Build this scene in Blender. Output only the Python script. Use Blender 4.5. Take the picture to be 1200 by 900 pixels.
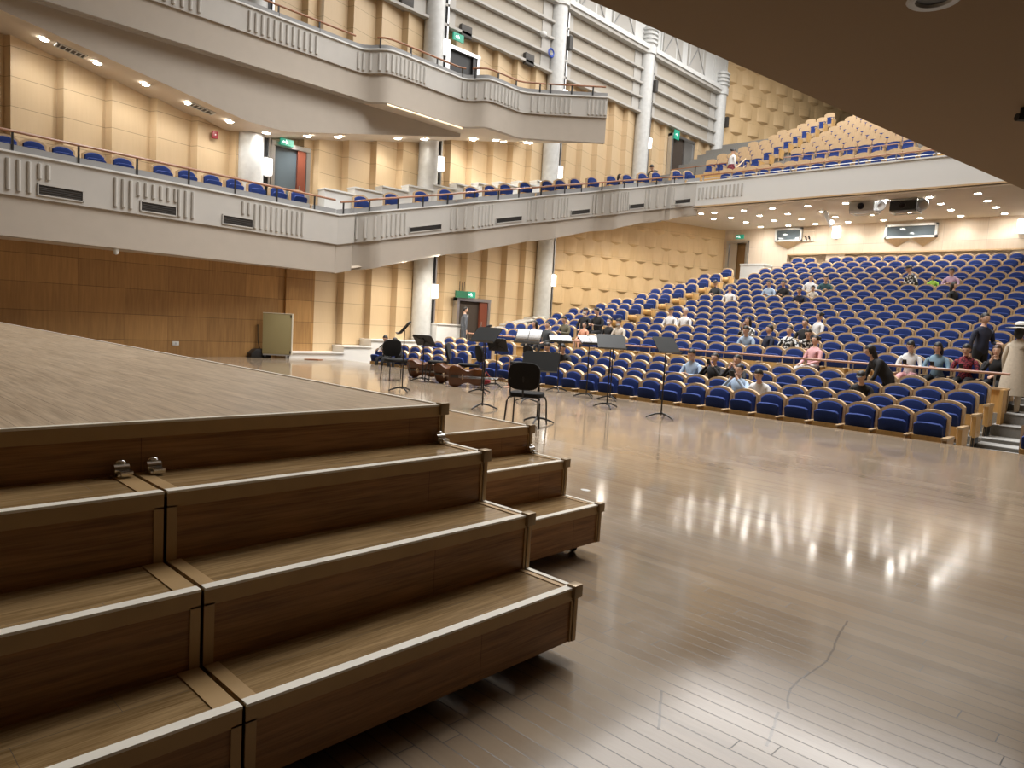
import bpy, bmesh, math, random
from mathutils import Vector, Matrix
random.seed(7)
for o in list(bpy.data.objects): bpy.data.objects.remove(o)
scene = bpy.context.scene
C = scene.collection
# ------------------------------------------------------------ camera, light, exposure
EYE = 1.5
F_PX, PITCH, ROLL, YAW = 834.0, math.radians(4.91), math.radians(3.29), math.radians(43.92)
_f0 = Vector((math.cos(YAW), math.sin(YAW), 0)); _r0 = Vector((math.sin(YAW), -math.cos(YAW), 0)); _u0 = Vector((0, 0, 1))
FWD = _f0*math.cos(PITCH) - _u0*math.sin(PITCH)
_u1 = _r0.cross(FWD)
RIGHT = _r0*math.cos(ROLL) + _u1*math.sin(ROLL)
DOWN = -(RIGHT.cross(FWD))
cam_d = bpy.data.cameras.new('camera'); cam = bpy.data.objects.new('camera', cam_d); C.objects.link(cam)
m = Matrix.Identity(4)
for i in range(3):
    m[i][0] = RIGHT[i]; m[i][1] = -DOWN[i]; m[i][2] = -FWD[i]
m[2][3] = EYE
cam.matrix_world = m
cam_d.sensor_fit = 'HORIZONTAL'; cam_d.sensor_width = 36; cam_d.lens = F_PX/1200*36
cam_d.clip_start = .05; cam_d.clip_end = 300
scene.camera = cam
vs = scene.view_settings
vs.view_transform = 'Standard'; vs.look = 'None'; vs.gamma = 1; vs.use_curve_mapping = False
vs.exposure = 0.0
w = bpy.data.worlds.new('world'); scene.world = w; w.use_nodes = True
w.node_tree.nodes['Background'].inputs[0].default_value = (1, .93, .85, 1)
w.node_tree.nodes['Background'].inputs[1].default_value = 0.0
WARM = (1, .92, .80); NEUT = (1, .98, .955)
def area(name, loc, sx, sy, power, col=NEUT, rot=(0, 0, 0), spread=180):
    d = bpy.data.lights.new(name, 'AREA'); d.shape = 'RECTANGLE'; d.size = sx; d.size_y = sy; d.energy = power; d.color = col
    d.spread = math.radians(spread)
    o = bpy.data.objects.new(name, d); o.location = loc; o.rotation_euler = rot; C.objects.link(o); return o
def spot(name, loc, power, angle=120, col=NEUT, r=.06, target=None):
    d = bpy.data.lights.new(name, 'SPOT'); d.energy = power; d.color = col; d.spot_size = math.radians(angle); d.spot_blend = .7; d.shadow_soft_size = r
    o = bpy.data.objects.new(name, d); o.location = loc; C.objects.link(o)
    if target is not None:
        o.rotation_euler = (Vector(target)-Vector(loc)).to_track_quat('-Z', 'Y').to_euler()
    return o
# ceiling lamps of the hall (rows of lamps high above the seats) and the lamps under each balcony
P_HALL, P_STAGE, P_BACK, P_SIDE, P_UPPER, P_LOW = 4800, 1700, 72, 46, 600, 165
area('hall_ceiling_lamps', (24, 10.5, 17.6), 22, 16, P_HALL, NEUT)
area('stage_front_lamps', (11.5, 10, 16.5), 4, 10, P_STAGE, NEUT, (0, 0, 0), 110)
area('upper_seat_lamps', (36, 11, 17.5), 8, 14, P_UPPER, NEUT)

# ------------------------------------------------------------ pixel rays onto real planes
def ray(u, v): return RIGHT*(u-600) + DOWN*(v-450) + FWD*F_PX
def onx(u, v, x): r = ray(u, v); t = x/r.x; return Vector((x, r.y*t, EYE+r.z*t))
def ony(u, v, y): r = ray(u, v); t = y/r.y; return Vector((r.x*t, y, EYE+r.z*t))
def onz(u, v, z=0.): r = ray(u, v); t = (z-EYE)/r.z; return Vector((r.x*t, r.y*t, z))
def onl(u, v, p, d):
    n = (-d[1], d[0]); r = ray(u, v); t = (n[0]*p[0]+n[1]*p[1])/(n[0]*r.x+n[1]*r.y); return Vector((r.x*t, r.y*t, EYE+r.z*t))
def px(p):
    q = Vector(p)-Vector((0, 0, EYE)); z = q.dot(FWD); return (600+F_PX*q.dot(RIGHT)/z, 450+F_PX*q.dot(DOWN)/z, z)

# ------------------------------------------------------------ materials
def mat(name, col, rough=.6, metal=0., noise=0., nscale=8., nstretch=(1, 1, 1), bump=0., emit=None, estr=0., spec=.5, rvar=0., alpha=1.):
    m = bpy.data.materials.new(name); m.use_nodes = True
    nt = m.node_tree; b = nt.nodes['Principled BSDF']
    b.inputs['Base Color'].default_value = (*col, 1); b.inputs['Roughness'].default_value = rough; b.inputs['Metallic'].default_value = metal
    b.inputs['Specular IOR Level'].default_value = spec
    if emit: b.inputs['Emission Color'].default_value = (*emit, 1); b.inputs['Emission Strength'].default_value = estr
    if noise or bump or rvar:
        tc = nt.nodes.new('ShaderNodeTexCoord'); mp = nt.nodes.new('ShaderNodeMapping'); mp.inputs['Scale'].default_value = nstretch
        nz = nt.nodes.new('ShaderNodeTexNoise'); nz.inputs['Scale'].default_value = nscale; nz.inputs['Detail'].default_value = 5
        nt.links.new(tc.outputs['Object'], mp.inputs[0]); nt.links.new(mp.outputs[0], nz.inputs[0])
        if noise:
            rp = nt.nodes.new('ShaderNodeMapRange'); rp.inputs['From Min'].default_value = .25; rp.inputs['From Max'].default_value = .75
            rp.inputs['To Min'].default_value = 1-noise; rp.inputs['To Max'].default_value = 1+noise
            nt.links.new(nz.outputs['Fac'], rp.inputs['Value'])
            mx = nt.nodes.new('ShaderNodeVectorMath'); mx.operation = 'SCALE'; mx.inputs[0].default_value = col
            nt.links.new(rp.outputs[0], mx.inputs['Scale']); nt.links.new(mx.outputs[0], b.inputs['Base Color'])
        if bump:
            bp = nt.nodes.new('ShaderNodeBump'); bp.inputs['Strength'].default_value = bump; bp.inputs['Distance'].default_value = .01
            nt.links.new(nz.outputs['Fac'], bp.inputs['Height']); nt.links.new(bp.outputs[0], b.inputs['Normal'])
        if rvar:
            rr = nt.nodes.new('ShaderNodeMapRange'); rr.inputs['From Min'].default_value = .3; rr.inputs['From Max'].default_value = .7
            rr.inputs['To Min'].default_value = max(.03, rough-rvar); rr.inputs['To Max'].default_value = rough+rvar
            nt.links.new(nz.outputs['Fac'], rr.inputs['Value']); nt.links.new(rr.outputs[0], b.inputs['Roughness'])
    return m
class NT:
    """small node helper"""
    def __init__(s, m): s.t = m.node_tree; s.b = s.t.nodes['Principled BSDF']
    def n(s, typ, **kw):
        x = s.t.nodes.new(typ)
        for k, v in kw.items(): setattr(x, k, v)
        return x
    def math(s, op, a, b=None, c=None):
        x = s.n('ShaderNodeMath', operation=op)
        for i, v in enumerate((a, b, c)):
            if v is None: continue
            if isinstance(v, (int, float)): x.inputs[i].default_value = v
            else: s.t.links.new(v, x.inputs[i])
        return x.outputs[0]
    def link(s, a, b): s.t.links.new(a, b)
    def obj(s):
        tc = s.n('ShaderNodeTexCoord'); sp = s.n('ShaderNodeSeparateXYZ'); s.link(tc.outputs['Object'], sp.inputs[0]); return tc.outputs['Object'], sp.outputs
    def noise(s, vec, scale, stretch=(1, 1, 1), detail=4):
        mp = s.n('ShaderNodeMapping'); mp.inputs['Scale'].default_value = stretch; s.link(vec, mp.inputs[0])
        nz = s.n('ShaderNodeTexNoise'); nz.inputs['Scale'].default_value = scale; nz.inputs['Detail'].default_value = detail; s.link(mp.outputs[0], nz.inputs[0]); return nz.outputs['Fac']
    def mix(s, f, a, b):
        x = s.n('ShaderNodeMix', data_type='RGBA')
        if isinstance(f, (int, float)): x.inputs[0].default_value = f
        else: s.link(f, x.inputs[0])
        for i, v in ((6, a), (7, b)):
            if isinstance(v, tuple): x.inputs[i].default_value = (*v, 1)
            else: s.link(v, x.inputs[i])
        return x.outputs[2]
    def map(s, v, a, b, c, d):
        x = s.n('ShaderNodeMapRange'); s.link(v, x.inputs[0])
        for i, q in enumerate((a, b, c, d)): x.inputs[i+1].default_value = q
        return x.outputs[0]
def plank_mat(name, c1, c2, axis, width, length, gap, rough, rvar, scuff=0., gapcol=(.05, .035, .025), grain=.25, pts=None):
    """boards running along axis ('x' or 'y'), staggered ends, grain, worn gloss and scuffs"""
    m = mat(name, c1, rough); N = NT(m); vec, xyz = N.obj()
    al, ac = (xyz[0], xyz[1]) if axis == 'x' else (xyz[1], xyz[0])
    row = N.math('DIVIDE', ac, width); ri = N.math('FLOOR', row); rf = N.math('FRACT', row)
    wn = N.n('ShaderNodeTexWhiteNoise', noise_dimensions='1D'); N.link(ri, wn.inputs['W'])
    a2 = N.math('ADD', N.math('DIVIDE', al, length), N.math('MULTIPLY', wn.outputs['Value'], 7.3)); ai = N.math('FLOOR', a2); af = N.math('FRACT', a2)
    w2 = N.n('ShaderNodeTexWhiteNoise', noise_dimensions='2D'); cb = N.n('ShaderNodeCombineXYZ'); N.link(ri, cb.inputs[0]); N.link(ai, cb.inputs[1]); N.link(cb.outputs[0], w2.inputs['Vector'])
    st = (1, 14, 14) if axis == 'x' else (14, 1, 14)
    g1 = N.noise(vec, 3.0, st, 5); g2 = N.noise(vec, 7.0, tuple(q*(.6 if q == 1 else 1.6) for q in st), 6)
    g = N.math('ADD', N.math('MULTIPLY', g1, .55), N.math('MULTIPLY', g2, .45))
    f = N.math('ADD', N.math('MULTIPLY', w2.outputs['Value'], 1-grain), N.math('MULTIPLY', N.map(g, .38, .62, 0, 1), grain))
    col = N.mix(f, c1, c2)
    e1 = N.math('LESS_THAN', rf, gap/width); e2 = N.math('LESS_THAN', af, gap/length)
    ed = N.math('MAXIMUM', e1, e2)
    col = N.mix(N.math('MULTIPLY', ed, .92), col, gapcol)
    big = N.noise(vec, .9, (1, 1, 1), 6)
    if scuff:
        s1 = N.noise(vec, 2.2, (1, .25, 1), 8); s2 = N.map(s1, .60, .72, 0, scuff)
        col = N.mix(s2, col, (.09, .075, .06))
        s3 = N.map(N.noise(vec, 1.4, (1.3, .8, 1), 9), .57, .75, 0, scuff*.7)
        col = N.mix(s3, col, (.62, .55, .47))
    if pts:   # long worn drag marks on the boards
        for (a, b, wd) in pts:
            ax_, ay_ = a; bx, by = b; L2 = (bx-ax_)**2+(by-ay_)**2
            wob = N.math('MULTIPLY', N.math('SUBTRACT', N.noise(vec, 2.5), .5), .10)
            px_ = N.math('SUBTRACT', N.math('ADD', xyz[0], wob), ax_); py_ = N.math('SUBTRACT', N.math('ADD', xyz[1], wob), ay_)
            t = N.math('DIVIDE', N.math('ADD', N.math('MULTIPLY', px_, bx-ax_), N.math('MULTIPLY', py_, by-ay_)), L2)
            t = N.math('MINIMUM', N.math('MAXIMUM', t, 0), 1)
            dx = N.math('SUBTRACT', px_, N.math('MULTIPLY', t, bx-ax_)); dy = N.math('SUBTRACT', py_, N.math('MULTIPLY', t, by-ay_))
            d = N.math('SQRT', N.math('ADD', N.math('MULTIPLY', dx, dx), N.math('MULTIPLY', dy, dy)))
            col = N.mix(N.map(d, wd*.4, wd, .6, 0), col, (.05, .04, .035))
    N.link(col, N.b.inputs['Base Color'])
    r = N.map(big, .3, .7, max(.04, rough-rvar), rough+rvar)
    N.link(N.math('ADD', r, N.math('MULTIPLY', ed, .3)), N.b.inputs['Roughness'])
    bp = N.n('ShaderNodeBump'); bp.inputs['Strength'].default_value = .10; bp.inputs['Distance'].default_value = .003
    h = N.math('SUBTRACT', N.math('ADD', N.math('MULTIPLY', w2.outputs['Value'], .25), N.math('MULTIPLY', N.noise(vec, 9, (1, 1, 1), 2), .25)), ed)
    N.link(h, bp.inputs['Height']); N.link(bp.outputs[0], N.b.inputs['Normal'])
    return m
def panel_mat(name, c1, c2, pz, oz, px_, ox, rough=.45, axis=0, seam=.012, dark=.45):
    """veneer panels: vertical grain, one tone per panel, thin dark joints"""
    m = mat(name, c1, rough); N = NT(m); vec, xyz = N.obj()
    z = N.math('DIVIDE', N.math('SUBTRACT', xyz[2], oz), pz); x = N.math('DIVIDE', N.math('SUBTRACT', xyz[axis], ox), px_)
    cb = N.n('ShaderNodeCombineXYZ'); N.link(N.math('FLOOR', x), cb.inputs[0]); N.link(N.math('FLOOR', z), cb.inputs[1])
    wn = N.n('ShaderNodeTexWhiteNoise', noise_dimensions='2D'); N.link(cb.outputs[0], wn.inputs['Vector'])
    g = N.noise(vec, 2.5, (9, 9, .6), 6)
    f = N.math('ADD', N.math('MULTIPLY', wn.outputs['Value'], .55), N.math('MULTIPLY', N.map(g, .3, .7, 0, 1), .45))
    col = N.mix(f, c1, c2)
    e = N.math('MAXIMUM', N.math('LESS_THAN', N.math('FRACT', z), seam/pz*1.4), N.math('LESS_THAN', N.math('FRACT', x), seam/px_*.7))
    col = N.mix(N.math('MULTIPLY', e, 1-dark), col, (c1[0]*.25, c1[1]*.22, c1[2]*.2))
    N.link(col, N.b.inputs['Base Color'])
    return m
M = {}
_mk = [tuple(onz(*p)[:2]) for p in ((993, 728), (984, 748), (968, 774), (946, 794), (928, 808), (921, 820), (922, 828), (911, 833), (905, 850), (897, 872), (776, 812), (772, 856))]
M['stage'] = plank_mat('stage_boards', (.265, .20, .138), (.335, .262, .185), 'y', .085, 1.9, .0045, .11, .045, .35, pts=[(_mk[a_], _mk[a_+1], .007) for a_ in (0, 1, 2, 3, 4, 5, 7, 8, 10)])
M['stage'].node_tree.nodes['Principled BSDF'].inputs['Specular IOR Level'].default_value = .6
M['tread'] = plank_mat('riser_top_boards', (.19, .115, .046), (.42, .285, .14), 'x', .19, 1.6, .0015, .22, .05, 0, grain=.85)
M['deck'] = plank_mat('platform_deck_boards', (.28, .20, .12), (.54, .425, .295), 'y', .12, 1.8, .0015, .36, .06, .10, grain=.85)
M['deck_b'] = plank_mat('low_platform_boards', (.40, .29, .18), (.46, .34, .22), 'y', .12, 1.8, .0015, .12, .04, .10)
M['riser'] = plank_mat('riser_front_laminate', (.19, .085, .022), (.40, .195, .058), 'x', .6, 1.3, .002, .42, .05, 0, (.07, .03, .012), grain=.9)
M['frame'] = mat('bronze_aluminium', (.45, .295, .135), .42, .1, noise=.08)
M['nose'] = mat('pale_nosing', (.88, .84, .74), .45, noise=.08)
M['capm'] = mat('corner_socket', (.30, .22, .13), .4, .4)
M['chrome'] = mat('chrome', (.7, .7, .7), .2, 1.)
M['rubber'] = mat('black_rubber', (.012, .012, .012), .6)
M['shell'] = panel_mat('stage_shell_veneer', (.27, .145, .052), (.50, .285, .105), .69, .44, 1.12, .95, .42)
M['tan'] = panel_mat('tan_wall_veneer', (.59, .44, .265), (.65, .49, .30), .69, .44, 500, -300, .5)
M['bump'] = panel_mat('diffuser_veneer', (.60, .42, .22), (.68, .49, .27), 1.5, .3, 1.85, .3, .5, seam=.008, dark=.6)
M['pale'] = panel_mat('pale_back_wall_veneer', (.61, .50, .385), (.71, .61, .49), .95, .15, 1.55, .4, .5, axis=1, seam=.01)
M['plaster'] = mat('cream_plaster', (.47, .455, .425), .75, noise=.03, nscale=3)
M['plaster_d'] = mat('beige_plaster', (.42, .375, .32), .75, noise=.03, nscale=3)
M['soffit'] = mat('soffit_plaster', (.62, .53, .42), .7, noise=.02, nscale=2)
M['canopy'] = mat('shaded_soffit_plaster', (.255, .16, .072), .7, noise=.02, nscale=2)  # beige plaster; shade and warm bounce are put into this brown
M['fabricwall'] = mat('grey_beige_wall_cloth', (.42, .38, .32), .9, noise=.06, nscale=40)
M['white'] = mat('white_paint', (.69, .70, .69), .5)
M['basewhite'] = mat('white_base_paint', (.82, .81, .78), .5)
M['marble'] = mat('pale_stone', (.60, .61, .60), .35, noise=.10, nscale=6)
M['steel'] = mat('brushed_steel', (.55, .55, .55), .28, .9)
M['dark'] = mat('dark_metal', (.03, .03, .032), .4, .3)
M['black'] = mat('black_plastic', (.012, .012, .013), .45)
M['blackcloth'] = mat('black_cloth', (.010, .010, .011), .9)
M['desk'] = mat('stand_black', (.035, .038, .040), .42, .2)
M['blue'] = mat('blue_seat_fabric', (.010, .035, .185), .85, noise=.15, nscale=60)
M['seatwood'] = mat('pale_seat_wood', (.56, .40, .235), .4, noise=.10, nscale=3, nstretch=(12, 12, 1.5))
M['panelwood'] = mat('orange_seat_wood', (.60, .36, .13), .38, noise=.13, nscale=3, nstretch=(10, 10, 1))
M['carpet'] = mat('grey_carpet', (.24, .23, .21), .95, noise=.22, nscale=90)
M['stepcap'] = mat('pale_step_carpet', (.40, .40, .39), .9, noise=.10, nscale=60)
M['railwood'] = mat('handrail_wood', (.30, .13, .06), .3, noise=.1, nscale=4)
M['redrail'] = mat('pinkish_handrail', (.42, .23, .16), .35)
M['grille'] = mat('dark_grille', (.06, .055, .05), .6, .2)
M['greyband'] = mat('grey_parapet_back', (.26, .26, .26), .6)
M['glass'] = mat('booth_glass', (.10, .13, .15), .06, 0., spec=.8)
M['doorred'] = mat('red_brown_door', (.20, .055, .03), .35)
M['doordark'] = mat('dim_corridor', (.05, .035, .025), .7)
M['curtain'] = mat('dim_tan_corridor', (.36, .20, .07), .7)
M['lamp'] = mat('lit_lamp', (1, 1, 1), .5, emit=(1, .95, .86), estr=110)
M['sconce'] = mat('lit_wall_lamp', (1, 1, 1), .5, emit=(1, .96, .9), estr=3)
M['strip'] = mat('warm_cove_light', (1, .9, .7), .5, emit=(1, .8, .5), estr=.8)
M['exit'] = mat('green_exit_sign', (.02, .25, .16), .4, emit=(.03, .5, .32), estr=.35)
M['exitw'] = mat('exit_figure', (.8, .95, .9), .4, emit=(.8, 1, .95), estr=1.2)
M['exitoff'] = mat('unlit_green_sign', (.03, .16, .09), .4)
M['red'] = mat('red_plastic', (.30, .02, .03), .4)
M['orange'] = mat('orange_sheet', (.26, .09, .03), .5)
M['cello'] = mat('cello_varnish', (.10, .034, .010), .28, noise=.25, nscale=5)
M['cellodark'] = mat('ebony', (.02, .015, .012), .35)
M['lip'] = mat('lip', (.42, .16, .13), .5)
M['paper'] = mat('paper', (.82, .83, .83), .7)
M['ink'] = mat('printed_staves', (.35, .35, .36), .7)
M['case'] = mat('khaki_cabinet', (.30, .255, .125), .45)
M['casew'] = mat('cream_edge', (.72, .68, .55), .45)
M['silver'] = mat('silver_plastic', (.42, .42, .42), .4, .3)
M['lens'] = mat('lens_glass', (.01, .01, .015), .08)
M['blueobj'] = mat('blue_cable', (.02, .06, .35), .5)
def _sheet():
    m = mat('music_page', (.8, .8, .8), .7); N = NT(m); vec, xyz = N.obj()
    a = N.math('FRACT', N.math('MULTIPLY', xyz[2], 26.0)); s = N.math('MULTIPLY', N.math('LESS_THAN', a, .55), N.map(N.noise(vec, 90, (1, 1, .3)), .4, .6, .15, .75))
    mid = N.math('LESS_THAN', N.math('ABSOLUTE', xyz[1]), .004)
    N.link(N.mix(N.math('MAXIMUM', s, mid), (.82, .83, .83), (.42, .42, .44)), N.b.inputs['Base Color']); return m
M['sheet'] = _sheet()

# ------------------------------------------------------------ mesh builder
class MB:
    def __init__(s): s.v = []; s.f = []; s.m = []; s.mats = []; s.sm = []
    def mi(s, mt):
        mt = M[mt] if isinstance(mt, str) else mt
        if mt not in s.mats: s.mats.append(mt)
        return s.mats.index(mt)
    def add(s, vs, fs, mt, smooth=False):
        k = len(s.v); i = s.mi(mt); s.v += [tuple(q) for q in vs]
        for f in fs: s.f.append(tuple(k+a for a in f)); s.m.append(i); s.sm.append(smooth)
        return s
    def box(s, x0, x1, y0, y1, z0, z1, mt, T=None):
        vs = [Vector((x, y, z)) for x in (x0, x1) for y in (y0, y1) for z in (z0, z1)]
        if T is not None: vs = [T @ q for q in vs]
        return s.add(vs, [(0, 1, 3, 2), (4, 6, 7, 5), (0, 4, 5, 1), (2, 3, 7, 6), (0, 2, 6, 4), (1, 5, 7, 3)], mt)
    def prism(s, poly, axis, a, b, mt, T=None, smooth=False):
        """outline swept along axis; poly in the other two coordinates"""
        def P(p, t): return Vector((t, p[0], p[1])) if axis == 'x' else Vector((p[0], t, p[1])) if axis == 'y' else Vector((p[0], p[1], t))
        n = len(poly); vs = [P(p, a) for p in poly]+[P(p, b) for p in poly]
        if T is not None: vs = [T @ q for q in vs]
        fs = [tuple(range(n))[::-1], tuple(range(n, 2*n))]
        s.add(vs, fs, mt)
        k = len(s.v)-2*n; i = s.mi(mt)
        for j in range(n): s.f.append((k+j, k+(j+1) % n, k+n+(j+1) % n, k+n+j)); s.m.append(i); s.sm.append(smooth)
        return s
    def quad(s, a, b, c, d, mt): return s.add([a, b, c, d], [(0, 1, 2, 3)], mt)
    def tube(s, pts, r, mt, n=8, T=None, closed=False):
        pts = [Vector(p) for p in pts]; rings = []; N = len(pts)
        rs = r if isinstance(r, (list, tuple)) else [r]*N
        for i, p in enumerate(pts):
            a = pts[max(i-1, 0)]; b = pts[min(i+1, N-1)]; t = (b-a).normalized()
            q = Vector((0, 0, 1)) if abs(t.z) < .9 else Vector((1, 0, 0)); e = t.cross(q).normalized(); g = t.cross(e)
            rings.append([p+(e*math.cos(2*math.pi*k/n)+g*math.sin(2*math.pi*k/n))*rs[i] for k in range(n)])
        vs = [q for R in rings for q in R]
        if T is not None: vs = [T @ q for q in vs]
        fs = [(i*n+k, i*n+(k+1) % n, (i+1)*n+(k+1) % n, (i+1)*n+k) for i in range(N-1) for k in range(n)]
        s.add(vs, fs, mt, True); s.add(vs[:n], [tuple(range(n))], mt); s.add(vs[-n:], [tuple(range(n))], mt)
        return s
    def lathe(s, prof, c, mt, n=24, axis='z', T=None, a0=0, a1=2*math.pi):
        vs = []
        full = abs(a1-a0-2*math.pi) < 1e-6; K = n if full else n+1
        for r, h in prof:
            for k in range(K):
                a = a0+(a1-a0)*k/n; q = (r*math.cos(a), r*math.sin(a), h)
                if axis == 'x': q = (q[2], q[0], q[1])
                if axis == 'y': q = (q[0], q[2], q[1])
                q = Vector(q)+Vector(c); vs.append(T @ q if T is not None else q)
        fs = []
        for i in range(len(prof)-1):
            for k in range(K if full else K-1): fs.append((i*K+k, i*K+(k+1) % K, (i+1)*K+(k+1) % K, (i+1)*K+k))
        return s.add(vs, fs, mt, True)
    def ell(s, c, rx, ry, rz, mt, n=12, k=8, T=None, keep=None):
        vs = []; fs = []
        for i in range(k+1):
            a = math.pi*i/k
            for j in range(n): b = 2*math.pi*j/n; vs.append(Vector((rx*math.sin(a)*math.cos(b), ry*math.sin(a)*math.sin(b), rz*math.cos(a)))+Vector(c))
        for i in range(k):
            for j in range(n):
                f = (i*n+j, i*n+(j+1) % n, (i+1)*n+(j+1) % n, (i+1)*n+j)
                if keep is None or keep(sum((vs[q] for q in f), Vector())/4-Vector(c)): fs.append(f)
        if T is not None: vs = [T @ q for q in vs]
        return s.add(vs, fs, mt, True)
    def build(s, name, parent=None, bevel=0., seg=2):
        me = bpy.data.meshes.new(name); me.from_pydata(s.v, [], s.f)
        for mt in s.mats: me.materials.append(mt)
        me.polygons.foreach_set('material_index', s.m); me.polygons.foreach_set('use_smooth', s.sm)
        bm = bmesh.new(); bm.from_mesh(me); bmesh.ops.remove_doubles(bm, verts=bm.verts, dist=1e-5)
        bmesh.ops.recalc_face_normals(bm, faces=bm.faces)
        if bevel:
            es = [e for e in bm.edges if len(e.link_faces) == 2 and e.calc_face_angle(0) > .6]
            bmesh.ops.bevel(bm, geom=es, offset=bevel, segments=seg, affect='EDGES', profile=.6, clamp_overlap=True)
        bm.to_mesh(me); bm.free(); me.set_sharp_from_angle(angle=math.radians(38))
        o = bpy.data.objects.new(name, me); C.objects.link(o)
        if parent is not None: o.parent = parent; KIDS.setdefault(parent.name, []).append(o)
        return o
KIDS = {}
def tag(o, label, cat, group=None, kind=None):
    if label: o['label'] = label
    if cat: o['category'] = cat
    if group: o['group'] = group
    if kind: o['kind'] = kind
    return o
def thing(name, label, cat, loc=(0, 0, 0), rz=0., group=None):
    o = bpy.data.objects.new(name, None); o.empty_display_size = .1; C.objects.link(o); o.location = loc; o.rotation_euler = (0, 0, rz)
    return tag(o, label, cat, group)
def dup(root, loc, rz=0., label=None, group=None, skip=(), scale=None):
    r = root.copy(); C.objects.link(r); r.location = loc; r.rotation_euler = (0, 0, rz)
    if scale: r.scale = (scale,)*3
    if label: r['label'] = label
    if group: r['group'] = group
    for ch in KIDS.get(root.name, ()):
        if ch.name.split('.')[0] in skip: continue
        c = ch.copy(); C.objects.link(c); c.parent = r; KIDS.setdefault(r.name, []).append(c)
        for g in KIDS.get(ch.name, ()):
            d = g.copy(); C.objects.link(d); d.parent = c; KIDS.setdefault(c.name, []).append(d)
    return r
def struct(o): o['kind'] = 'structure'; return o
ORD = ['first', 'second', 'third', 'fourth', 'fifth', 'sixth', 'seventh', 'eighth', 'ninth', 'tenth', 'eleventh', 'twelfth', 'thirteenth', 'fourteenth', 'fifteenth', 'sixteenth', 'seventeenth', 'eighteenth', 'nineteenth', 'twentieth', 'twenty-first', 'twenty-second', 'twenty-third', 'twenty-fourth', 'twenty-fifth', 'twenty-sixth', 'twenty-seventh', 'twenty-eighth']
def arc_outline(w, z0, zs, zt, n=8):
    """board with an arched top: (y, z) points"""
    pts = [(-w/2, z0), (w/2, z0)]
    for i in range(n+1):
        t = i/n; y = w/2-w*t; q = abs(2*t-1); pts.append((y, zs+(zt-zs)*(1-q**2.6)))
    return pts
# ------------------------------------------------------------ the room: floors
ROWF = [13.3, 14.25, 15.2, 16.15]; TOPF = [.476, .594, .759, .899]
ROWG = [18.1+.99*i for i in range(15)]; TOPG = [1.301+.219*i+.004*i*i for i in range(15)]
ROWX = ROWF+ROWG; ROWZ = [t-1.03 for t in TOPF+TOPG]     # floor level of every row
b = MB()
b.box(-7, 12.75, -8, 21.2, -.9, 0, 'stage'); o = struct(b.build('floor'))
b = MB(); prof = []
for i, x in enumerate(ROWX):
    xs = x-.62 if i != 4 else 16.75
    if i == 0: xs = 12.76
    prof += [(xs, ROWZ[i-1] if i else ROWZ[0]), (xs, ROWZ[i])]
prof += [(36, ROWZ[-1]), (36, -1.2), (12.76, -1.2)]
b.prism(prof, 'y', -3, 21.2, 'carpet'); struct(b.build('floor_auditorium'))
# aisle steps (two per row) with pale treads
def aisle(y0, y1, name, label):
    b = MB(); c = MB()
    for i in range(1, 19):
        xs = ROWX[i]-.62 if i != 4 else 16.75
        zm = (ROWZ[i]+ROWZ[i-1])/2
        for xa, xb, z in ((xs-.48, xs, zm),):
            b.box(xa, xb+.01, y0, y1, z-.3, z, 'carpet'); c.box(xa-.012, xb, y0+.01, y1-.01, z, z+.012, 'stepcap')
        c.box(xs-.012, xs+.46, y0+.01, y1-.01, ROWZ[i], ROWZ[i]+.012, 'stepcap')
    c.box(12.78, 13.15, y0+.01, y1-.01, ROWZ[0], ROWZ[0]+.012, 'stepcap')
    o = struct(b.build(name)); o2 = c.build('step_tread', o)
aisle(1.95, 2.80, 'floor_aisle_right', None); aisle(14.32, 15.42, 'floor_aisle_left', None)
# stage front face, pale
# ------------------------------------------------------------ left wall (stage shell, then saw-tooth veneer panels)
def teeth(b, x0, x1, y, z0, z1, mt, pitch=1.1, dep=.24, ret=.0):
    x = x0
    while x < x1-1e-6:
        xe = min(x+pitch, x1)
        p = [(x, y), (xe-.09, y+dep), (xe, y)]
        for (ax, ay), (bx, by) in zip(p, p[1:]):
            za0 = z0(ax) if callable(z0) else z0; zb0 = z0(bx) if callable(z0) else z0
            za1 = z1(ax) if callable(z1) else z1; zb1 = z1(bx) if callable(z1) else z1
            b.quad((ax, ay, za0), (bx, by, zb0), (bx, by, zb1), (ax, ay, za1), mt)
        x = xe
WY = 20.95
b = MB(); b.box(-7, 10.86, WY, WY+.3, 0, 2.95, 'shell'); b.box(10.86, 11.24, WY+.10, WY+.3, 0, 2.95, 'shell'); b.box(11.24, 12.24, WY, WY+.3, 0, 2.95, 'shell')
struct(b.build('wall_stage_left'))
b = MB()
teeth(b, -7, 12.24, WY, 2.9, 12.08, 'tan'); teeth(b, 12.24, 38, WY, -1.2, 12.08, 'tan'); struct(b.build('wall_left'))
# cloth covered upper wall with ledges, cornice and the white braced clerestory
b = MB(); b.box(-7, 38, WY+.02, WY+.4, 12.08, 18.3, 'fabricwall')
COLX = [9.95, 16.65, 23.3, 29.9, 37.2]
for x in COLX:
    for s in (-1, 1): b.box(x+s*.42-(.55 if s < 0 else 0), x+s*.42+(.55 if s > 0 else 0), WY-.02, WY+.1, 12.1, 15.0, 'plaster')
struct(b.build('wall_upper_left'))
b = MB()
for z in (12.1, 12.78, 13.45, 14.12): b.box(-7, 37, WY-.16, WY+.05, z-.045, z+.045, 'plaster')
struct(b.build('trim_1'))
b = MB(); b.box(-7, 37, WY-.30, WY+.05, 14.86, 15.02, 'plaster'); b.box(-7, 37, WY-.38, WY+.05, 15.02, 15.22, 'white'); struct(b.build('trim_2'))
b = MB(); b.box(-7, 38, WY-.05, WY+.05, 15.2, 18.2, 'white')
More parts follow.
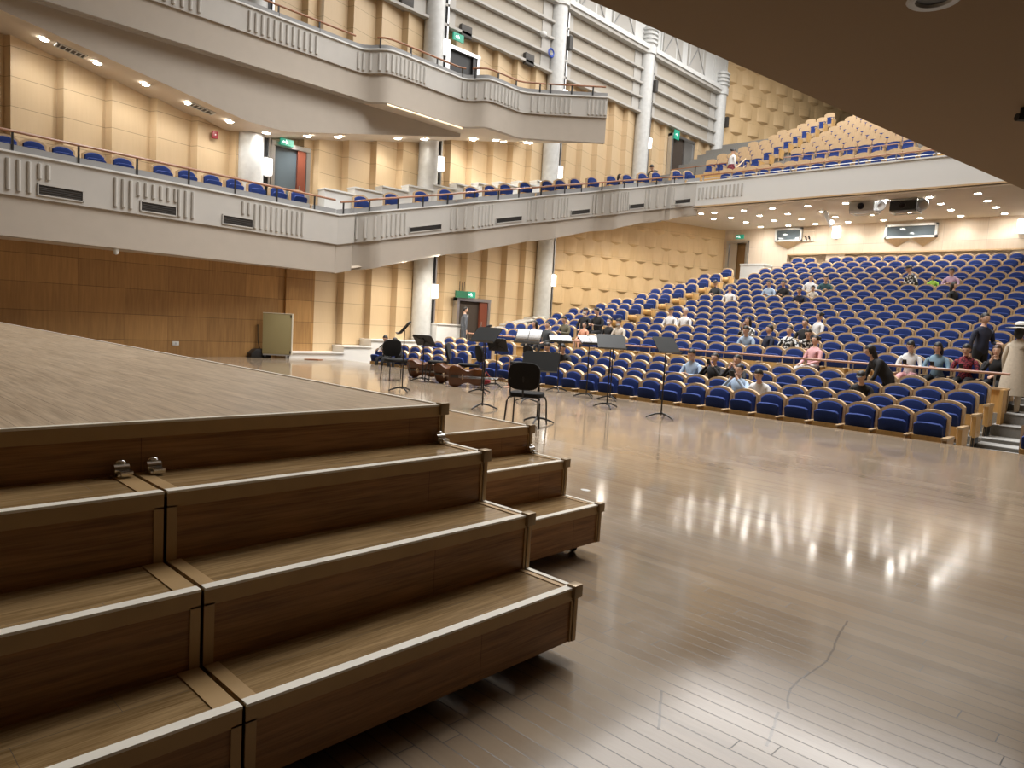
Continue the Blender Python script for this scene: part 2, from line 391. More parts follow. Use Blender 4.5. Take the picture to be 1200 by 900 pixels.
for i in range(-4, 30):
    x = i*1.33+.4
    b.box(x-.03, x+.03, WY-.13, WY-.04, 15.2, 18.2, 'white')
for i in range(len(COLX)-1):
    for k in (0, 1):
        xa = COLX[i]+1.25+k*2.35; xb = xa+1.75
        b.box(xa, xb, WY-.12, WY-.05, 15.3, 17.9, 'plaster')
        for (z0, z1) in ((15.35, 17.7), (17.7, 15.35)): b.tube([(xa+.05, WY-.15, z0), (xb-.05, WY-.15, z1)], .028, 'silver', 6)
        b.tube([(xa, WY-.15, 17.75), (xb, WY-.15, 17.75)], .028, 'silver', 6)
struct(b.build('wall_clerestory'))
# columns with ringed capitals, the dark slot beside each and its wall lamp
for i, x in enumerate(COLX):
    b = MB(); z0 = -1.0 if i > 0 else 4.0
    b.lathe([(.36, z0), (.36, 14.85), (.44, 14.86), (.44, 15.2), (.38, 15.22), (.38, 16.1)], (x, WY-.05, 0), 'marble', 28)
    for k in range(4): b.lathe([(.38, 15.32+k*.2), (.47, 15.34+k*.2), (.47, 15.42+k*.2), (.38, 15.44+k*.2)], (x, WY-.05, 0), 'marble', 28)
    b.lathe([(.38, 16.1), (.0, 16.12)], (x, WY-.05, 0), 'marble', 28)
    struct(b.build('column'))
    b = MB(); b.box(x+.37, x+.50, WY-.1, WY+.02, z0, 14.8, 'dark'); b.box(x+.50, x+.56, WY-.16, WY+.02, z0, 14.8, 'steel'); struct(b.build('trim_%d' % (3+i)))
    b = MB(); b.box(x+.36, x+.56, WY-.42, WY-.20, 13.2, 13.75, 'grille'); tag(b.build('speaker_box'), 'small dark box high on the %s round stone column from the left' % ORD[i], 'speaker')
# white stepped base along the wall, rising with the seats
def base_block(x0, x1, z, n, y=20.45):
    b = MB(); b.box(x0, x1, y, WY+.28, -1.1, z-.04, 'basewhite'); b.box(x0-.02, x1+.02, y-.04, WY+.28, z-.04, z, 'basewhite'); o = b.build(n); struct(o)
for i, (x0, x1, z) in enumerate([(11.02, 13.1, .2), (13.1, 14.18, .42), (14.18, 16.2, .66), (17.05, 18.2, 1.32), (20.15, 21.2, 1.30), (21.2, 22.3, 1.55), (22.3, 23.0, 1.78)]): base_block(x0, x1, z, 'baseboard_left' if i == 0 else 'baseboard_left.%03d' % i)
b = MB()
for x0, x1, z in ((19.9, 20.9, 1.32), (20.9, 22.0, 1.62), (22.0, 23.1, 1.84)): b.prism([(x0, z-.25), (x1, z-.02), (x1, z+.02), (x0, z-.2)], 'y', 20.4, WY+.1, 'white')
struct(b.build('trim_8'))
# ------------------------------------------------------------ diffuser walls of small pyramids
def bump_wall(name, p, q, z0a, z1a, z0b, z1b, pitch, rowh, off, dep, tri, zstart, hgt, skip_edge=.5):
    b = MB(); P = Vector((*p, 0)); Q = Vector((*q, 0)); d = (Q-P); L = d.length; d /= L; n = Vector((d.y, -d.x, 0))
    b.quad(P+Vector((0, 0, z0a)), Q+Vector((0, 0, z0b)), Q+Vector((0, 0, z1b)), P+Vector((0, 0, z1a)), 'bump')
    r = 0; z = zstart
    while z < max(z1a, z1b):
        s = off+(pitch/2 if r % 2 else 0)
        while s < L-skip_edge:
            za = z0a+(z0b-z0a)*s/L; zb = z1a+(z1b-z1a)*s/L
            if za+.2 < z < zb-.25:
                c = P+d*s+Vector((0, 0, z)); up = Vector((0, 0, min(hgt, zb-z)))
                A = c-d*tri*.3+n*dep; B = c+d*tri*.3+n*dep; L0 = c-d*tri*.75; R0_ = c+d*tri*.75; D = c-Vector((0, 0, tri*.27)); TL = c-d*tri*.8+up; TR = c+d*tri*.8+up
                b.add([A, B, TR, TL], [(0, 1, 2, 3)], 'bump'); b.add([L0, A, TL], [(0, 1, 2)], 'bump'); b.add([B, R0_, TR], [(0, 1, 2)], 'bump')
                b.add([A, B, D], [(0, 1, 2)], 'bump'); b.add([A, L0, D], [(0, 1, 2)], 'bump'); b.add([B, R0_, D], [(0, 1, 2)], 'bump')
            s += pitch
        z += rowh; r += 1
    return struct(b.build(name))
bump_wall('wall_rear_left', (23.65, 20.95), (33.5, 17.9), .3, 6.3, 3.2, 7.2, 1.0, .74, .55, .11, .44, 2.5, .70)
bump_wall('wall_upper_rear_left', (37.6, 20.95), (52, 15.6), 8, 18.2, 8, 18.2, 1.3, .9, .5, .15, .60, 12.2, .85)
# ------------------------------------------------------------ back wall below the rear balcony
BX = 33.5
b = MB(); b.box(BX, BX+.3, -3, 16.58, 5.47, 6.9, 'pale'); b.box(BX, BX+.3, 17.75, 18.4, 5.47, 6.9, 'pale')
for y0, y1 in ((-3, 5.72), (12.0, 12.82), (14.62, 16.58), (17.75, 18.4)): b.box(BX, BX+.3, y0, y1, 2.5, 5.47, 'pale')
b.box(BX+.45, BX+.6, -3, 18.2, 2.5, 6.9, 'pale'); b.box(BX, BX+.3, 16.58, 17.75, 6.2, 6.9, 'pale'); struct(b.build('wall_back'))
b = MB(); b.box(BX-.06, BX+.3, -3, 14.62, 5.43, 5.49, 'seatwood'); struct(b.build('trim_9'))
b = MB(); b.box(BX-.9, BX, 15.35, 16.5, 3.6, 4.9, 'white'); b.box(BX-.94, BX, 15.3, 16.52, 4.9, 4.98, 'white'); struct(b.build('baseboard_back'))
# booth windows with wedge sills
def booth(n, y0, y1, z0, z1, teeth_n):
    b = MB(); t = .09
    for a in ((y0, y1, z1-t, z1), (y0, y1, z0, z0+t), (y0, y0+t, z0, z1), (y1-t, y1, z0, z1)): b.box(BX-.12, BX+.02, *a, 'white')
    o = b.build('window_%d' % n); struct(o)
    g = MB(); g.box(BX-.05, BX-.03, y0+t, y1-t, z0+t, z1-t, 'glass'); g.build('pane', o)
    s = MB(); w_ = (y1-y0)/teeth_n
    for k in range(teeth_n):
        ya = y0+k*w_; s.add([(BX-.10, ya, z0), (BX-.10, ya+w_, z0), (BX, ya, z0), (BX, ya+w_, z0), (BX-.0, ya+w_/2, z0-.36), (BX-.28, ya+w_/2, z0-.0)], [(0, 5, 4), (5, 1, 4), (0, 4, 2), (1, 3, 4)], 'seatwood')
    s.build('wedge_sill', o)
    m2 = MB(); m2.box(BX-.06, BX-.05, y0+.25, y0+.5, z1-t-.14, z1-t-.08, 'lamp'); m2.build('reflected_lamp', o) if False else None
    return o
booth(1, 13.97, 15.27, 6.06, 6.70, 1); booth(2, 8.36, 10.38, 6.02, 6.62, 2)
# ------------------------------------------------------------ doors
def door(n, x0, x1, z0, z1, y, inner, leaf, leaf_w=.35, leafmat='doorred'):
    b = MB(); t = .13
    b.box(x0-t, x0, y-.14, y+.1, z0, z1+t, 'steel'); b.box(x1, x1+t, y-.14, y+.1, z0, z1+t, 'steel'); b.box(x0-t, x1+t, y-.16, y+.1, z1, z1+t, 'steel')
    o = struct(b.build('door_%d' % n))
    i = MB(); i.box(x0, x1, y-.03, y-.02, z0, z1, inner); i.build('opening', o)
    l = MB(); l.box(x1-leaf_w, x1-.02, y-.12, y-.04, z0, z1, leafmat); l.build('door_leaf', o)
    h = MB(); h.tube([(x1-leaf_w+.06, y-.17, z0+.85), (x1-leaf_w+.06, y-.17, z0+1.25)], .015, 'chrome'); h.build('door_handle', o)
    return o
YD = WY-.02
door(1, 18.42, 19.95, .22, 2.24, YD, 'doordark', 0, .42)
d2 = door(2, 10.66, 11.72, 4.12, 6.45, YD, 'glass', 0, .30)
d3 = door(3, 17.35, 18.7, 9.1, 11.35, YD, 'black', 0, .2, 'dark')
d4 = door(4, 32.6, 34.6, 8.2, 11.62, YD, 'doordark', 0, .85, 'steel')
b = MB(); t = .12      # door in the back wall, opened onto a tan corridor
b.box(BX-.1, BX+.1, 16.6, 16.72, 3.97, 6.2, 'steel'); b.box(BX-.1, BX+.1, 17.62, 17.74, 3.97, 6.2, 'steel'); b.box(BX-.12, BX+.1, 16.6, 17.74, 6.08, 6.2, 'steel')
o = struct(b.build('door_5')); l = MB(); l.box(BX+.30, BX+.32, 16.72, 17.62, 3.97, 6.08, 'curtain'); l.build('opening', o)
l = MB(); l.box(BX-.02, BX+.02, 17.2, 17.6, 3.97, 6.08, 'steel'); l.build('door_leaf', o)
# ------------------------------------------------------------ side balconies
def fascia(name, pl, th=.25, ribs=(), mt='plaster', low='plaster_d', cap=True, soff=None):
    """pl: list of (x, y, z_low, z_top, band); front skin, band below set back, cap ledge"""
    b = MB()
    def nrm(i):
        a = Vector(pl[max(i-1, 0)][:2]); c = Vector(pl[min(i+1, len(pl)-1)][:2]); d = (c-a).normalized(); return Vector((d.y, -d.x))
    F = []
    for i, p in enumerate(pl):
        n = nrm(i); P = Vector(p[:2]); F.append((P, n, p[2], p[3], p[4]))
    def strip(o1, z1, o2, z2, m_):
        for (P, n, zl, zt, bd), (Q, k, yl, yt, be) in zip(F, F[1:]):
            f = lambda P_, n_, zl_, zt_, bd_, o_, z_: (*(P_+n_*o_), z_(zl_, zt_, bd_))
            b.add([f(P, n, zl, zt, bd, o1, z1), f(Q, k, yl, yt, be, o1, z1), f(Q, k, yl, yt, be, o2, z2), f(P, n, zl, zt, bd, o2, z2)], [(0, 1, 2, 3)], m_, True)
    L = lambda l, t, d: l; T = lambda l, t, d: t; B_ = lambda l, t, d: d; T2 = lambda l, t, d: t+.04
    strip(0, L, 0, T, mt); strip(0, L, -.06, L, low); strip(-.06, L, -.06, B_, low); strip(-.06, B_, -th, B_, low)
    strip(-th, B_, -th, T, low)
    strip(-.10, T, -.10, lambda l, t, d: t+.20, 'greyband')
    strip(.05, T, .05, T2, 'white'); strip(.05, T2, -th-.03, T2, 'white'); strip(0, T, .05, T, 'white')
    for i in (0, -1):
        P, n, zl, zt, bd = F[i]; A = [(*(P), zl), (*(P-n*th), zl), (*(P-n*th), zt+.04), (*P, zt+.04)]; b.add(A, [(0, 1, 2, 3)], mt)
        A = [(*(P-n*.06), bd), (*(P-n*th), bd), (*(P-n*th), zl), (*(P-n*.06), zl)]; b.add(A, [(0, 1, 2, 3)], low)
    for (xs, hlo, hhi) in ribs:
        for i in range(len(F)-1):
            if min(F[i][0].x, F[i+1][0].x)-1e-9 <= xs <= max(F[i][0].x, F[i+1][0].x)+1e-9 and abs(F[i][0].x-F[i+1][0].x) > 1e-6:
                t = (xs-F[i][0].x)/(F[i+1][0].x-F[i][0].x); P = F[i][0].lerp(F[i+1][0], t); n = F[i][1].lerp(F[i+1][1], t).normalized(); zl = F[i][2]+(F[i+1][2]-F[i][2])*t; zt = F[i][3]+(F[i+1][3]-F[i][3])*t
                h = zt-zl; q = P+n*.0; b.tube([(*(q), zl+h*hlo-.02), (*(q+n*.01), zl+h*hlo), (*(q+n*.01), zl+h*hhi), (*q, zl+h*hhi+.02)], [.01, .045, .045, .01], mt, 8)
                break
    return struct(b.build(name)), F
def RB(x0, x1, n, lo=.12, hi=.86): return [(x0+(x1-x0)*i/(n-1), lo, hi) for i in range(n)]
yL = lambda x: 19.9+(x-12.4)*.115
pl = [(x, yL(x), 3.64, 4.54, 2.75) for x in (-7, -3, 0, 3, 6, 9, 11.5, 12.35)]
ribs = RB(2.75, 3.95, 7)+RB(4.15, 4.32, 2, .5)+RB(5.75, 6.1, 3)+RB(6.28, 7.2, 6, .50)+RB(7.3, 7.66, 3)+RB(9.1, 9.28, 2, .5)+RB(9.48, 11.05, 10)
fascia('wall_lower_balcony_stage', pl, ribs=ribs)
BND = [13.3, 16.7, 19.9, 22.7, 25.25, 27.3]
def off2(x):
    if x < BND[0]-.3: return .12*(x-12.4)/.6
    for i, k in enumerate(BND):
        if abs(x-k) <= .3:
            t = (x-k+.3)/.6; t = t*t*(3-2*t); return .30-.60*t
    for i in range(len(BND)-1):
        if BND[i]+.3 < x < BND[i+1]-.3: return -.30+.60*(x-BND[i]-.3)/(BND[i+1]-BND[i]-.6)
    return 0
def y2(x): return 19.9-(x-12.4)*.255+off2(x)
zl2 = lambda x: 3.64+(x-12.4)*.2195
zt2 = lambda x: zl2(x)+.90+(x-12.4)*.004
bd2 = lambda x: 2.75+(x-12.4)*.252
xs = [12.35+(27.35-12.35)*i/150 for i in range(151)]
pl2 = [(x, y2(x), zl2(x), zt2(x), min(bd2(x), zl2(x)-.05)) for x in xs]
ribs2 = RB(13.1, 14.5, 9)+RB(16.4, 17.65, 9)+RB(19.4, 20.75, 9)+RB(22.3, 23.6, 9)+RB(24.9, 25.9, 7)
fascia('wall_lower_balcony_side', pl2, ribs=ribs2)
# balcony floor and soffit
b = MB()
for p, q in zip(pl, pl[1:]):
    b.quad((p[0], p[1]+.2, 4.1), (q[0], q[1]+.2, 4.1), (q[0], WY+.2, 4.1), (p[0], WY+.2, 4.1), 'carpet')
    b.quad((p[0], p[1]+.05, 2.76), (q[0], q[1]+.05, 2.76), (q[0], WY+.2, 2.80), (p[0], WY+.2, 2.80), 'soffit')
for p, q in zip(pl2[::5], pl2[5::5]):
    b.quad((p[0], p[1]+.2, p[3]-.58), (q[0], q[1]+.2, q[3]-.58), (q[0], WY+.2, q[3]-.58), (p[0], WY+.2, p[3]-.58), 'carpet')
    b.quad((p[0], p[1]+.2, p[4]+.06), (q[0], q[1]+.2, q[4]+.06), (q[0], WY+.2, q[3]-.85), (p[0], WY+.2, p[3]-.85), 'soffit')
struct(b.build('floor_lower_balcony'))
# white stepped base at the wall of the lower balcony
b = MB()
for k in range(10):
    x = 12.25+1.1*k; z = 5.33+.205*(x+.5-12.25)
    b.box(x, x+1.1, 20.55, WY+.25, z-1.6, z-.05, 'white'); b.box(x-.02, x+1.12, 20.50, WY+.25, z-.05, z, 'white')
struct(b.build('baseboard_lower_balcony'))
# upper balcony
def S(x):
    if x <= 9.3: return 6.62+(9.3-x)*.185
    return 6.62+max(0, x-10.4)*.2
UP = [(-7, 19.4), (0, 19.4), (6, 19.4), (9, 19.4), (12.0, 19.45), (12.55, 19.46), (12.75, 19.42), (12.9, 19.28), (13.05, 19.02), (13.2, 18.85), (13.4, 18.77), (13.8, 18.76), (15.9, 18.82), (16.25, 18.82), (16.45, 18.74), (16.6, 18.55), (16.72, 18.30), (16.86, 18.14), (17.1, 18.08), (17.6, 18.08), (18.35, 18.10), (18.6, 18.0), (19.15, 17.5), (19.2, 17.44), (20.6, 15.95), (20.75, 16.1), (21.5, 20.9)]
plu = [(x, y, 8.9, 9.58, 8.87 if x > 21 else 8.09 if x > 20.7 else 8.05) for x, y in UP]
ribsu = RB(6.9, 7.75, 5)+RB(9.1, 11.15, 12)+RB(12.6, 14.65, 14)+RB(16.3, 18.3, 13)+RB(18.75, 19.1, 3)+RB(19.25, 19.7, 5)+RB(20.15, 20.55, 5)
fascia('wall_upper_balcony', plu, ribs=ribsu)
b = MB()
xs = [-7+i*.6 for i in range(42)]
for xa, xb in zip(xs, xs[1:]):
    if xb > 17.3: break
    b.quad((xa, 19.62, 8.06), (xb, 19.62, 8.06), (xb, 19.62, S(xb)), (xa, 19.62, S(xa)), 'plaster_d')
    b.quad((xa, 19.62, S(xa)), (xb, 19.62, S(xb)), (xb, WY+.2, S(xb)), (xa, WY+.2, S(xa)), 'soffit')
    b.quad((xa, 19.3, 8.06), (xb, 19.3, 8.06), (xb, 19.62, 8.06), (xa, 19.62, 8.06), 'plaster_d')
for p, q in zip(plu, plu[1:]):
    b.quad((p[0], p[1]+.1, 9.0), (q[0], q[1]+.1, 9.0), (q[0], WY+.2, 9.0), (p[0], WY+.2, 9.0), 'carpet')
    if p[0] >= 12.75 and q[0] <= 21.6:
        b.quad((p[0], p[1]+.1, p[4]+.005), (q[0], q[1]+.1, q[4]+.005), (q[0], WY+.2, max(8.05, S(q[0])+.1)), (p[0], WY+.2, max(8.05, S(p[0])+.1)), 'soffit')
struct(b.build('floor_upper_balcony'))
b = MB(); b.tube([(13.3, 18.84, 7.995), (16.4, 18.86, 7.995)], .025, 'strip', 6); tag(b.build('cove_light'), 'thin warm light line along the underside edge of the upper side balcony', 'light')
# near balcony overhead: its underside, browned to stand for shade
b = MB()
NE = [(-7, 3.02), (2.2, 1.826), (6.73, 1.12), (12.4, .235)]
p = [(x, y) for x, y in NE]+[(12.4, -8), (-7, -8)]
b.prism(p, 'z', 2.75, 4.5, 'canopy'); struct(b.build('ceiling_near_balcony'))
b = MB()
c = onz(1095, -3, 2.75)
b.lathe([(.058, 2.752), (.085, 2.752), (.09, 2.742), (.082, 2.735), (.06, 2.738), (.055, 2.749)], (c.x, c.y, 0), 'silver', 32); b.lathe([(.0, 2.7485), (.058, 2.748)], (c.x, c.y, 0), 'dark', 32)
tag(b.build('recessed_downlight'), 'round grey rimmed unlit downlight in the dark brown ceiling overhead', 'light')
c = onz(1199, 126, 2.75)
b = MB(); b.tube([(c.x, c.y, 2.75), (c.x, c.y, 2.70)], .012, 'dark', 8); b.tube([(c.x-.02, c.y+.02, 2.70), (c.x+.02, c.y-.02, 2.70)], .02, 'dark', 8); tag(b.build('sprinkler_head'), 'small dark sprinkler head on the brown ceiling at the right edge', 'sprinkler')
# ------------------------------------------------------------ rear balcony
RX0 = 27.3
b = MB(); b.box(RX0, RX0+.25, 1.5, 16.1, 6.86, 7.84, 'white'); b.box(RX0-.05, RX0+.3, 1.5, 16.12, 7.84, 7.89, 'white'); b.box(RX0-.03, RX0+.02, 1.5, 16.1, 6.82, 6.88, 'seatwood')
b.prism([(16.1, 6.86), (16.1, 7.86), (16.35, 7.86), (16.35, 6.86)], 'x', RX0, RX0+.5, 'white')
for i in range(12):
    y = 15.95-i*.175; b.tube([(RX0, y, 7.14), (RX0-.012, y, 7.16), (RX0-.012, y, 7.62), (RX0, y, 7.64)], [.01, .04, .04, .01], 'plaster', 8)
struct(b.build('wall_rear_balcony'))
b = MB(); b.prism([(RX0+.02, 1.5), (RX0+.02, 16.2), (28.6, 19.45), (33.9, 17.9), (33.9, 1.5)], 'z', 6.75, 6.8, 'soffit'); struct(b.build('ceiling_rear_soffit'))
BR = [28.1]+[30.3+.945*i for i in range(9)]; BT = [8.5]+[9.55+.448*i for i in range(9)]
b = MB(); prof = [(RX0+.1, 6.85), (RX0+.1, BT[0]-1.03)]
for i in range(1, 10): prof += [(BR[i]-.62, BT[i-1]-1.03), (BR[i]-.62, BT[i]-1.03)]
prof += [(52, BT[-1]-1.03), (52, 6.85)]
b.prism(prof, 'y', 1.5, 21.0, 'carpet'); struct(b.build('floor_rear_balcony'))
b = MB(); b.box(40.5, 40.9, 1.5, 14.2, 11, 18.2, 'plaster'); b.box(40.42, 40.5, 12.6, 13.6, 12.4, 15, 'doordark'); struct(b.build('wall_rear_upper'))
b = MB(); b.box(29.62, 29.74, 15.55, 19.0, 7.5, 8.75, 'panelwood'); b.box(29.62, 29.74, 3, 13.6, 7.5, 8.55, 'panelwood'); struct(b.build('trim_10'))
# enclosure
b = MB(); b.box(-7.3, 55, -8.3, 24, 18.2, 18.5, 'plaster'); struct(b.build('ceiling'))
b = MB(); b.box(-7.3, -7, -8.3, 21.3, -1, 18.3, 'shell'); struct(b.build('wall_behind'))
b = MB(); b.box(-7.3, 55, -8.3, -8, -1, 18.3, 'tan'); struct(b.build('wall_right'))
b = MB(); b.box(52, 52.3, -8.3, 24, -1, 18.3, 'tan'); struct(b.build('wall_far'))
# ------------------------------------------------------------ railings
def railing(name, pts, z_base, z_rail, label, mtop='railwood', step=1.15, post='dark', r=.032, glass=False):
    """pts: plan polyline with z functions"""
    P = [Vector((x, y, 0)) for x, y in pts]
    t = thing(name, label, 'railing', (P[0].x, P[0].y, z_base(P[0].x) if callable(z_base) else z_base))
    O = Vector(t.location); zb = (lambda x: z_base(x)) if callable(z_base) else (lambda x: z_base); zr = (lambda x: z_rail(x)) if callable(z_rail) else (lambda x: z_rail)
    m_ = MB(); m_.tube([Vector((p.x, p.y, zr(p.x)))-O for p in P], r, mtop, 8); m_.build('handrail', t)
    if post == 'steel': m_ = MB(); m_.tube([Vector((p.x, p.y, zb(p.x)+(zr(p.x)-zb(p.x))*.45))-O for p in P], .012, 'steel', 6); m_.build('lower_rail', t)
    acc = 0; nxt = .1
    for a, c in zip(P, P[1:]):
        L = (c-a).length
        while nxt <= acc+L:
            q = a.lerp(c, (nxt-acc)/L); k = MB(); k.box(q.x-.02, q.x+.02, q.y-.02, q.y+.02, zb(q.x), zr(q.x)-.01, post, Matrix.Translation(-O)); k.build('post', t); nxt += step
        acc += L
    return t
railing('balcony_railing', [(-3, yL(-3)+.1), (12.3, yL(12.3)+.1)], 4.58, 5.02, 'wooden topped railing on the left stretch of the lower side balcony', step=1.32)
xs = [12.5+i*.3 for i in range(50)]
railing('balcony_railing', [(x, y2(x)+.1) for x in xs if x < 27.2], lambda x: zt2(x)+.04, lambda x: zt2(x)+.42-(x-12.4)*.008, 'wooden topped railing on the rising stretch of the lower side balcony', step=1.0)
railing('balcony_railing', [(x, y+.12) for x, y in UP if x < 12.6], 9.62, 9.98, 'wooden topped railing along the straight stretch of the upper side balcony', step=1.3)
railing('balcony_railing', [(x, y+.12) for x, y in UP if 12.95 < x < 16.5], 9.62, 9.98, 'wooden topped railing on the bulging second stretch of the upper side balcony', step=1.1)
railing('balcony_railing', [(x, y+.12) for x, y in UP if 16.55 < x < 19.18], 9.62, 9.98, 'wooden topped railing on the third stretch of the upper side balcony', step=.9)
railing('balcony_railing', [(x, y+.12) for x, y in UP if 19.17 < x < 20.65], 9.62, 9.98, 'wooden topped railing at the far end of the upper side balcony', step=.75)
railing('balcony_railing', [(RX0+.15, 16.0), (RX0+.15, 2)], 7.89, 8.16, 'steel posted railing with brown top along the front of the rear balcony', step=1.25, post='steel', r=.028)
railing('balcony_railing', [(29.6, 13.5), (29.6, 3)], 8.55, 9.05, 'thin steel railing in front of the second seat row of the rear balcony', mtop='redrail', step=1.25, post='steel', r=.02)
railing('balcony_railing', [(29.6, 18.9), (29.6, 15.6)], 8.75, 9.12, 'railing over the wooden parapet in the corner of the rear balcony', mtop='railwood', step=1.2, r=.022)
t = thing('stair_handrail', 'pale slanted handrail beside the aisle steps of the rear balcony', 'railing', (28.5, 15.3, 8.0))
k = MB(); k.tube([(0, 0, .3), (1.3, -.05, 1.25)], .03, 'seatwood'); k.tube([(0, 0, 0), (1.3, -.05, .95)], .03, 'seatwood'); k.build('handrail', t)
for s_ in (.05, 1.25): k = MB(); k.tube([(s_, 0, -.5+s_*.7), (s_, 0, .3+s_*.72)], .02, 'steel'); k.build('post', t)
# partition with a pipe rail in front of the upper block of seats
t = thing('seating_partition', 'low wooden partition with a pinkish pipe rail across the main seats', 'partition', (16.85, 2.68, ROWZ[3]))
k = MB(); k.box(0, .08, 0, 11.3, 0, .86, 'panelwood'); k.box(-.04, .12, -.02, 11.32, .86, .90, 'seatwood'); k.box(-.45, .10, 0, .06, 0, .88, 'panelwood'); k.build('panel', t)
k = MB(); k.tube([(.04, 0, 1.18), (.04, 11.3, 1.18)], .027, 'redrail', 10); k.build('pipe_rail', t)
for i in range(9): k = MB(); k.tube([(.04, .25+1.35*i, .88), (.04, .25+1.35*i, 1.17)], .018, 'steel', 8); k.build('post', t)
t = thing('seating_partition', 'low wooden partition with a pipe rail in the block left of the aisle', 'partition', (16.85, 15.5, ROWZ[3]))
k = MB(); k.box(0, .08, 0, 3.0, 0, .86, 'panelwood'); k.box(-.04, .12, -.02, 3.02, .86, .90, 'seatwood'); k.build('panel', t)
k = MB(); k.tube([(.04, 0, 1.18), (.04, 3.0, 1.18)], .025, 'redrail', 10); k.build('pipe_rail', t)
for i in range(3): k = MB(); k.tube([(.04, .25+1.4*i, .88), (.04, .25+1.4*i, 1.17)], .018, 'steel', 8); k.build('post', t)
# ------------------------------------------------------------ grilles, signs, lamps
def grille(x0, y0, z0, x1, y1, z1, h, label, g):
    a = Vector((x0, y0, z0)); c = Vector((x1, y1, z1)); d = c-a; n = Vector((d.y, -d.x, 0)).normalized()
    t = thing('air_grille', label, 'vent', a, 0, g); U = Vector((0, 0, h))
    k = MB(); k.add([n*.012, d+n*.012, d+U+n*.012, U+n*.012], [(0, 1, 2, 3)], 'grille'); k.build('backing', t)
    k = MB(); w_ = d.normalized()*.03; v = Vector((0, 0, .03))
    for p, q, r_, s_ in ((Vector(), d, v, None), (U-v, d, v, None)): k.add([p+n*.03, p+d+n*.03, p+d+v+n*.03, p+v+n*.03, p, p+d, p+d+v, p+v], [(0, 1, 2, 3), (0, 1, 5, 4), (3, 2, 6, 7)], 'plaster')
    for p in (Vector(), d-w_): k.add([p+n*.03, p+w_+n*.03, p+w_+U+n*.03, p+U+n*.03], [(0, 1, 2, 3)], 'plaster')
    k.build('frame', t)
    k = MB()
    for i in range(1, 6):
        zz = U*(i/6); k.add([zz+n*.014, zz+d+n*.014, zz+d+n*.026-v*.3, zz+n*.026-v*.3], [(0, 1, 2, 3)], 'dark')
    k.build('slats', t)
for i, (xa, xb) in enumerate(((4.1, 5.05), (6.32, 7.24), (8.48, 9.42))):
    grille(xa, yL(xa), 3.72, xb, yL(xb), 3.72, .27, 'dark air grille in the left balcony front, %s of three' % ['leftmost', 'middle', 'rightmost'][i], 'grilles of the left balcony front')
for i, (xa, xb) in enumerate(((14.65, 16.0), (17.8, 19.1), (20.95, 22.1), (23.7, 24.8), (26.0, 27.0))):
    grille(xa, y2(xa), zl2(xa)+.12, xb, y2(xb), zl2(xb)+.12, .21, 'slim grey grille in the rising side balcony front, %s from its left end' % ORD[i], 'grilles of the rising balcony front')
def lampdisc(p, r, label, g, name='downlight'):
    t = thing(name, label, 'light', p, 0, g)
    k = MB(); k.lathe([(r*.82, -.012), (0, -.012)], (0, 0, 0), 'lamp', 16); k.build('lit_lens', t)
    k = MB(); k.lathe([(r*.8, -.004), (r*.82, -.018), (r*1.02, -.014), (r*1.06, .0)], (0, 0, 0), 'white', 16); k.build('trim_ring', t)
YB = [15.75, 14.41, 13.17, 11.74, 10.3, 8.9, 7.45, 6.0]; XB = [28.35, 29.85, 31.3, 32.85]
for j, y in enumerate(YB):
    for i, x in enumerate(XB):
        lampdisc((x, y, 6.75), .13, 'lit round downlight under the rear balcony, %s row from its edge, %s from the left' % (ORD[i], ORD[j]), 'downlights under the rear balcony')
        spot('rear_downlight', (x, y, 6.70), P_BACK, 140, NEUT, .12)
for x, y in ((29.85, 16.6), (28.35, 16.4)): lampdisc((x, y, 6.75), .13, 'lit downlight by the left end wall under the rear balcony, %s' % ('nearer the edge' if x < 29 else 'farther back'), 'downlights under the rear balcony')
ULP = [(53, 40), (115, 69), (171.5, 95.5), (222, 119), (270, 141), (312, 154.5)]
for i, (u, v) in enumerate(ULP):
    y = 20.25; p = ony(u, v, y); p.z = S(p.x)
    lampdisc(p, .13, 'lit downlight in the sloping soffit over the lower balcony, %s from the left' % ORD[i], 'downlights in the sloping soffit')
    spot('soffit_downlight', (p.x, p.y, p.z-.06), P_SIDE, 150, NEUT, .1)
for i, (u, v) in enumerate([(360, 157), (396, 157), (466, 158), (497, 158), (554, 169), (590, 169), (581, 163.5), (621, 169), (617, 164)]):
    for _ in range(1):
        y = 20.2 if i not in (6, 8) else 19.6; p = ony(u, v, y); zz = max(S(p.x), 0)
        yf = 18.1-max(0, p.x-18.4)*.98; p.z = zz+.02 if p.x < 17 else 8.065+(max(8.05, zz+.1)-8.055)*(p.y-yf)/(WY+.2-yf)
        f = (WY+.2-p.y)
        lampdisc((p.x, p.y, p.z-.03), .13, 'lit downlight under the far part of the upper balcony, %s along it' % ORD[i], 'downlights under the upper balcony end')
        if i % 2 == 0: spot('soffit_downlight', (p.x, p.y, p.z-.12), P_SIDE*1.6, 150, NEUT, .1)
for x in (14.6, 16.0, 17.8, 19.8, 22, 24.2, 26.4, 28.6): spot('low_soffit_lamp', (x, 19.6-max(0, x-13)*.17, bd2(x)+.0), P_LOW*(1.6 if x < 21 else 2.2), 165, WARM, .1)  # the rearmost spots are added to brighten the diffuser wall
spot('shell_wall_lamp', (11.55, 20.3, 2.7), 16, 120, WARM, .05)
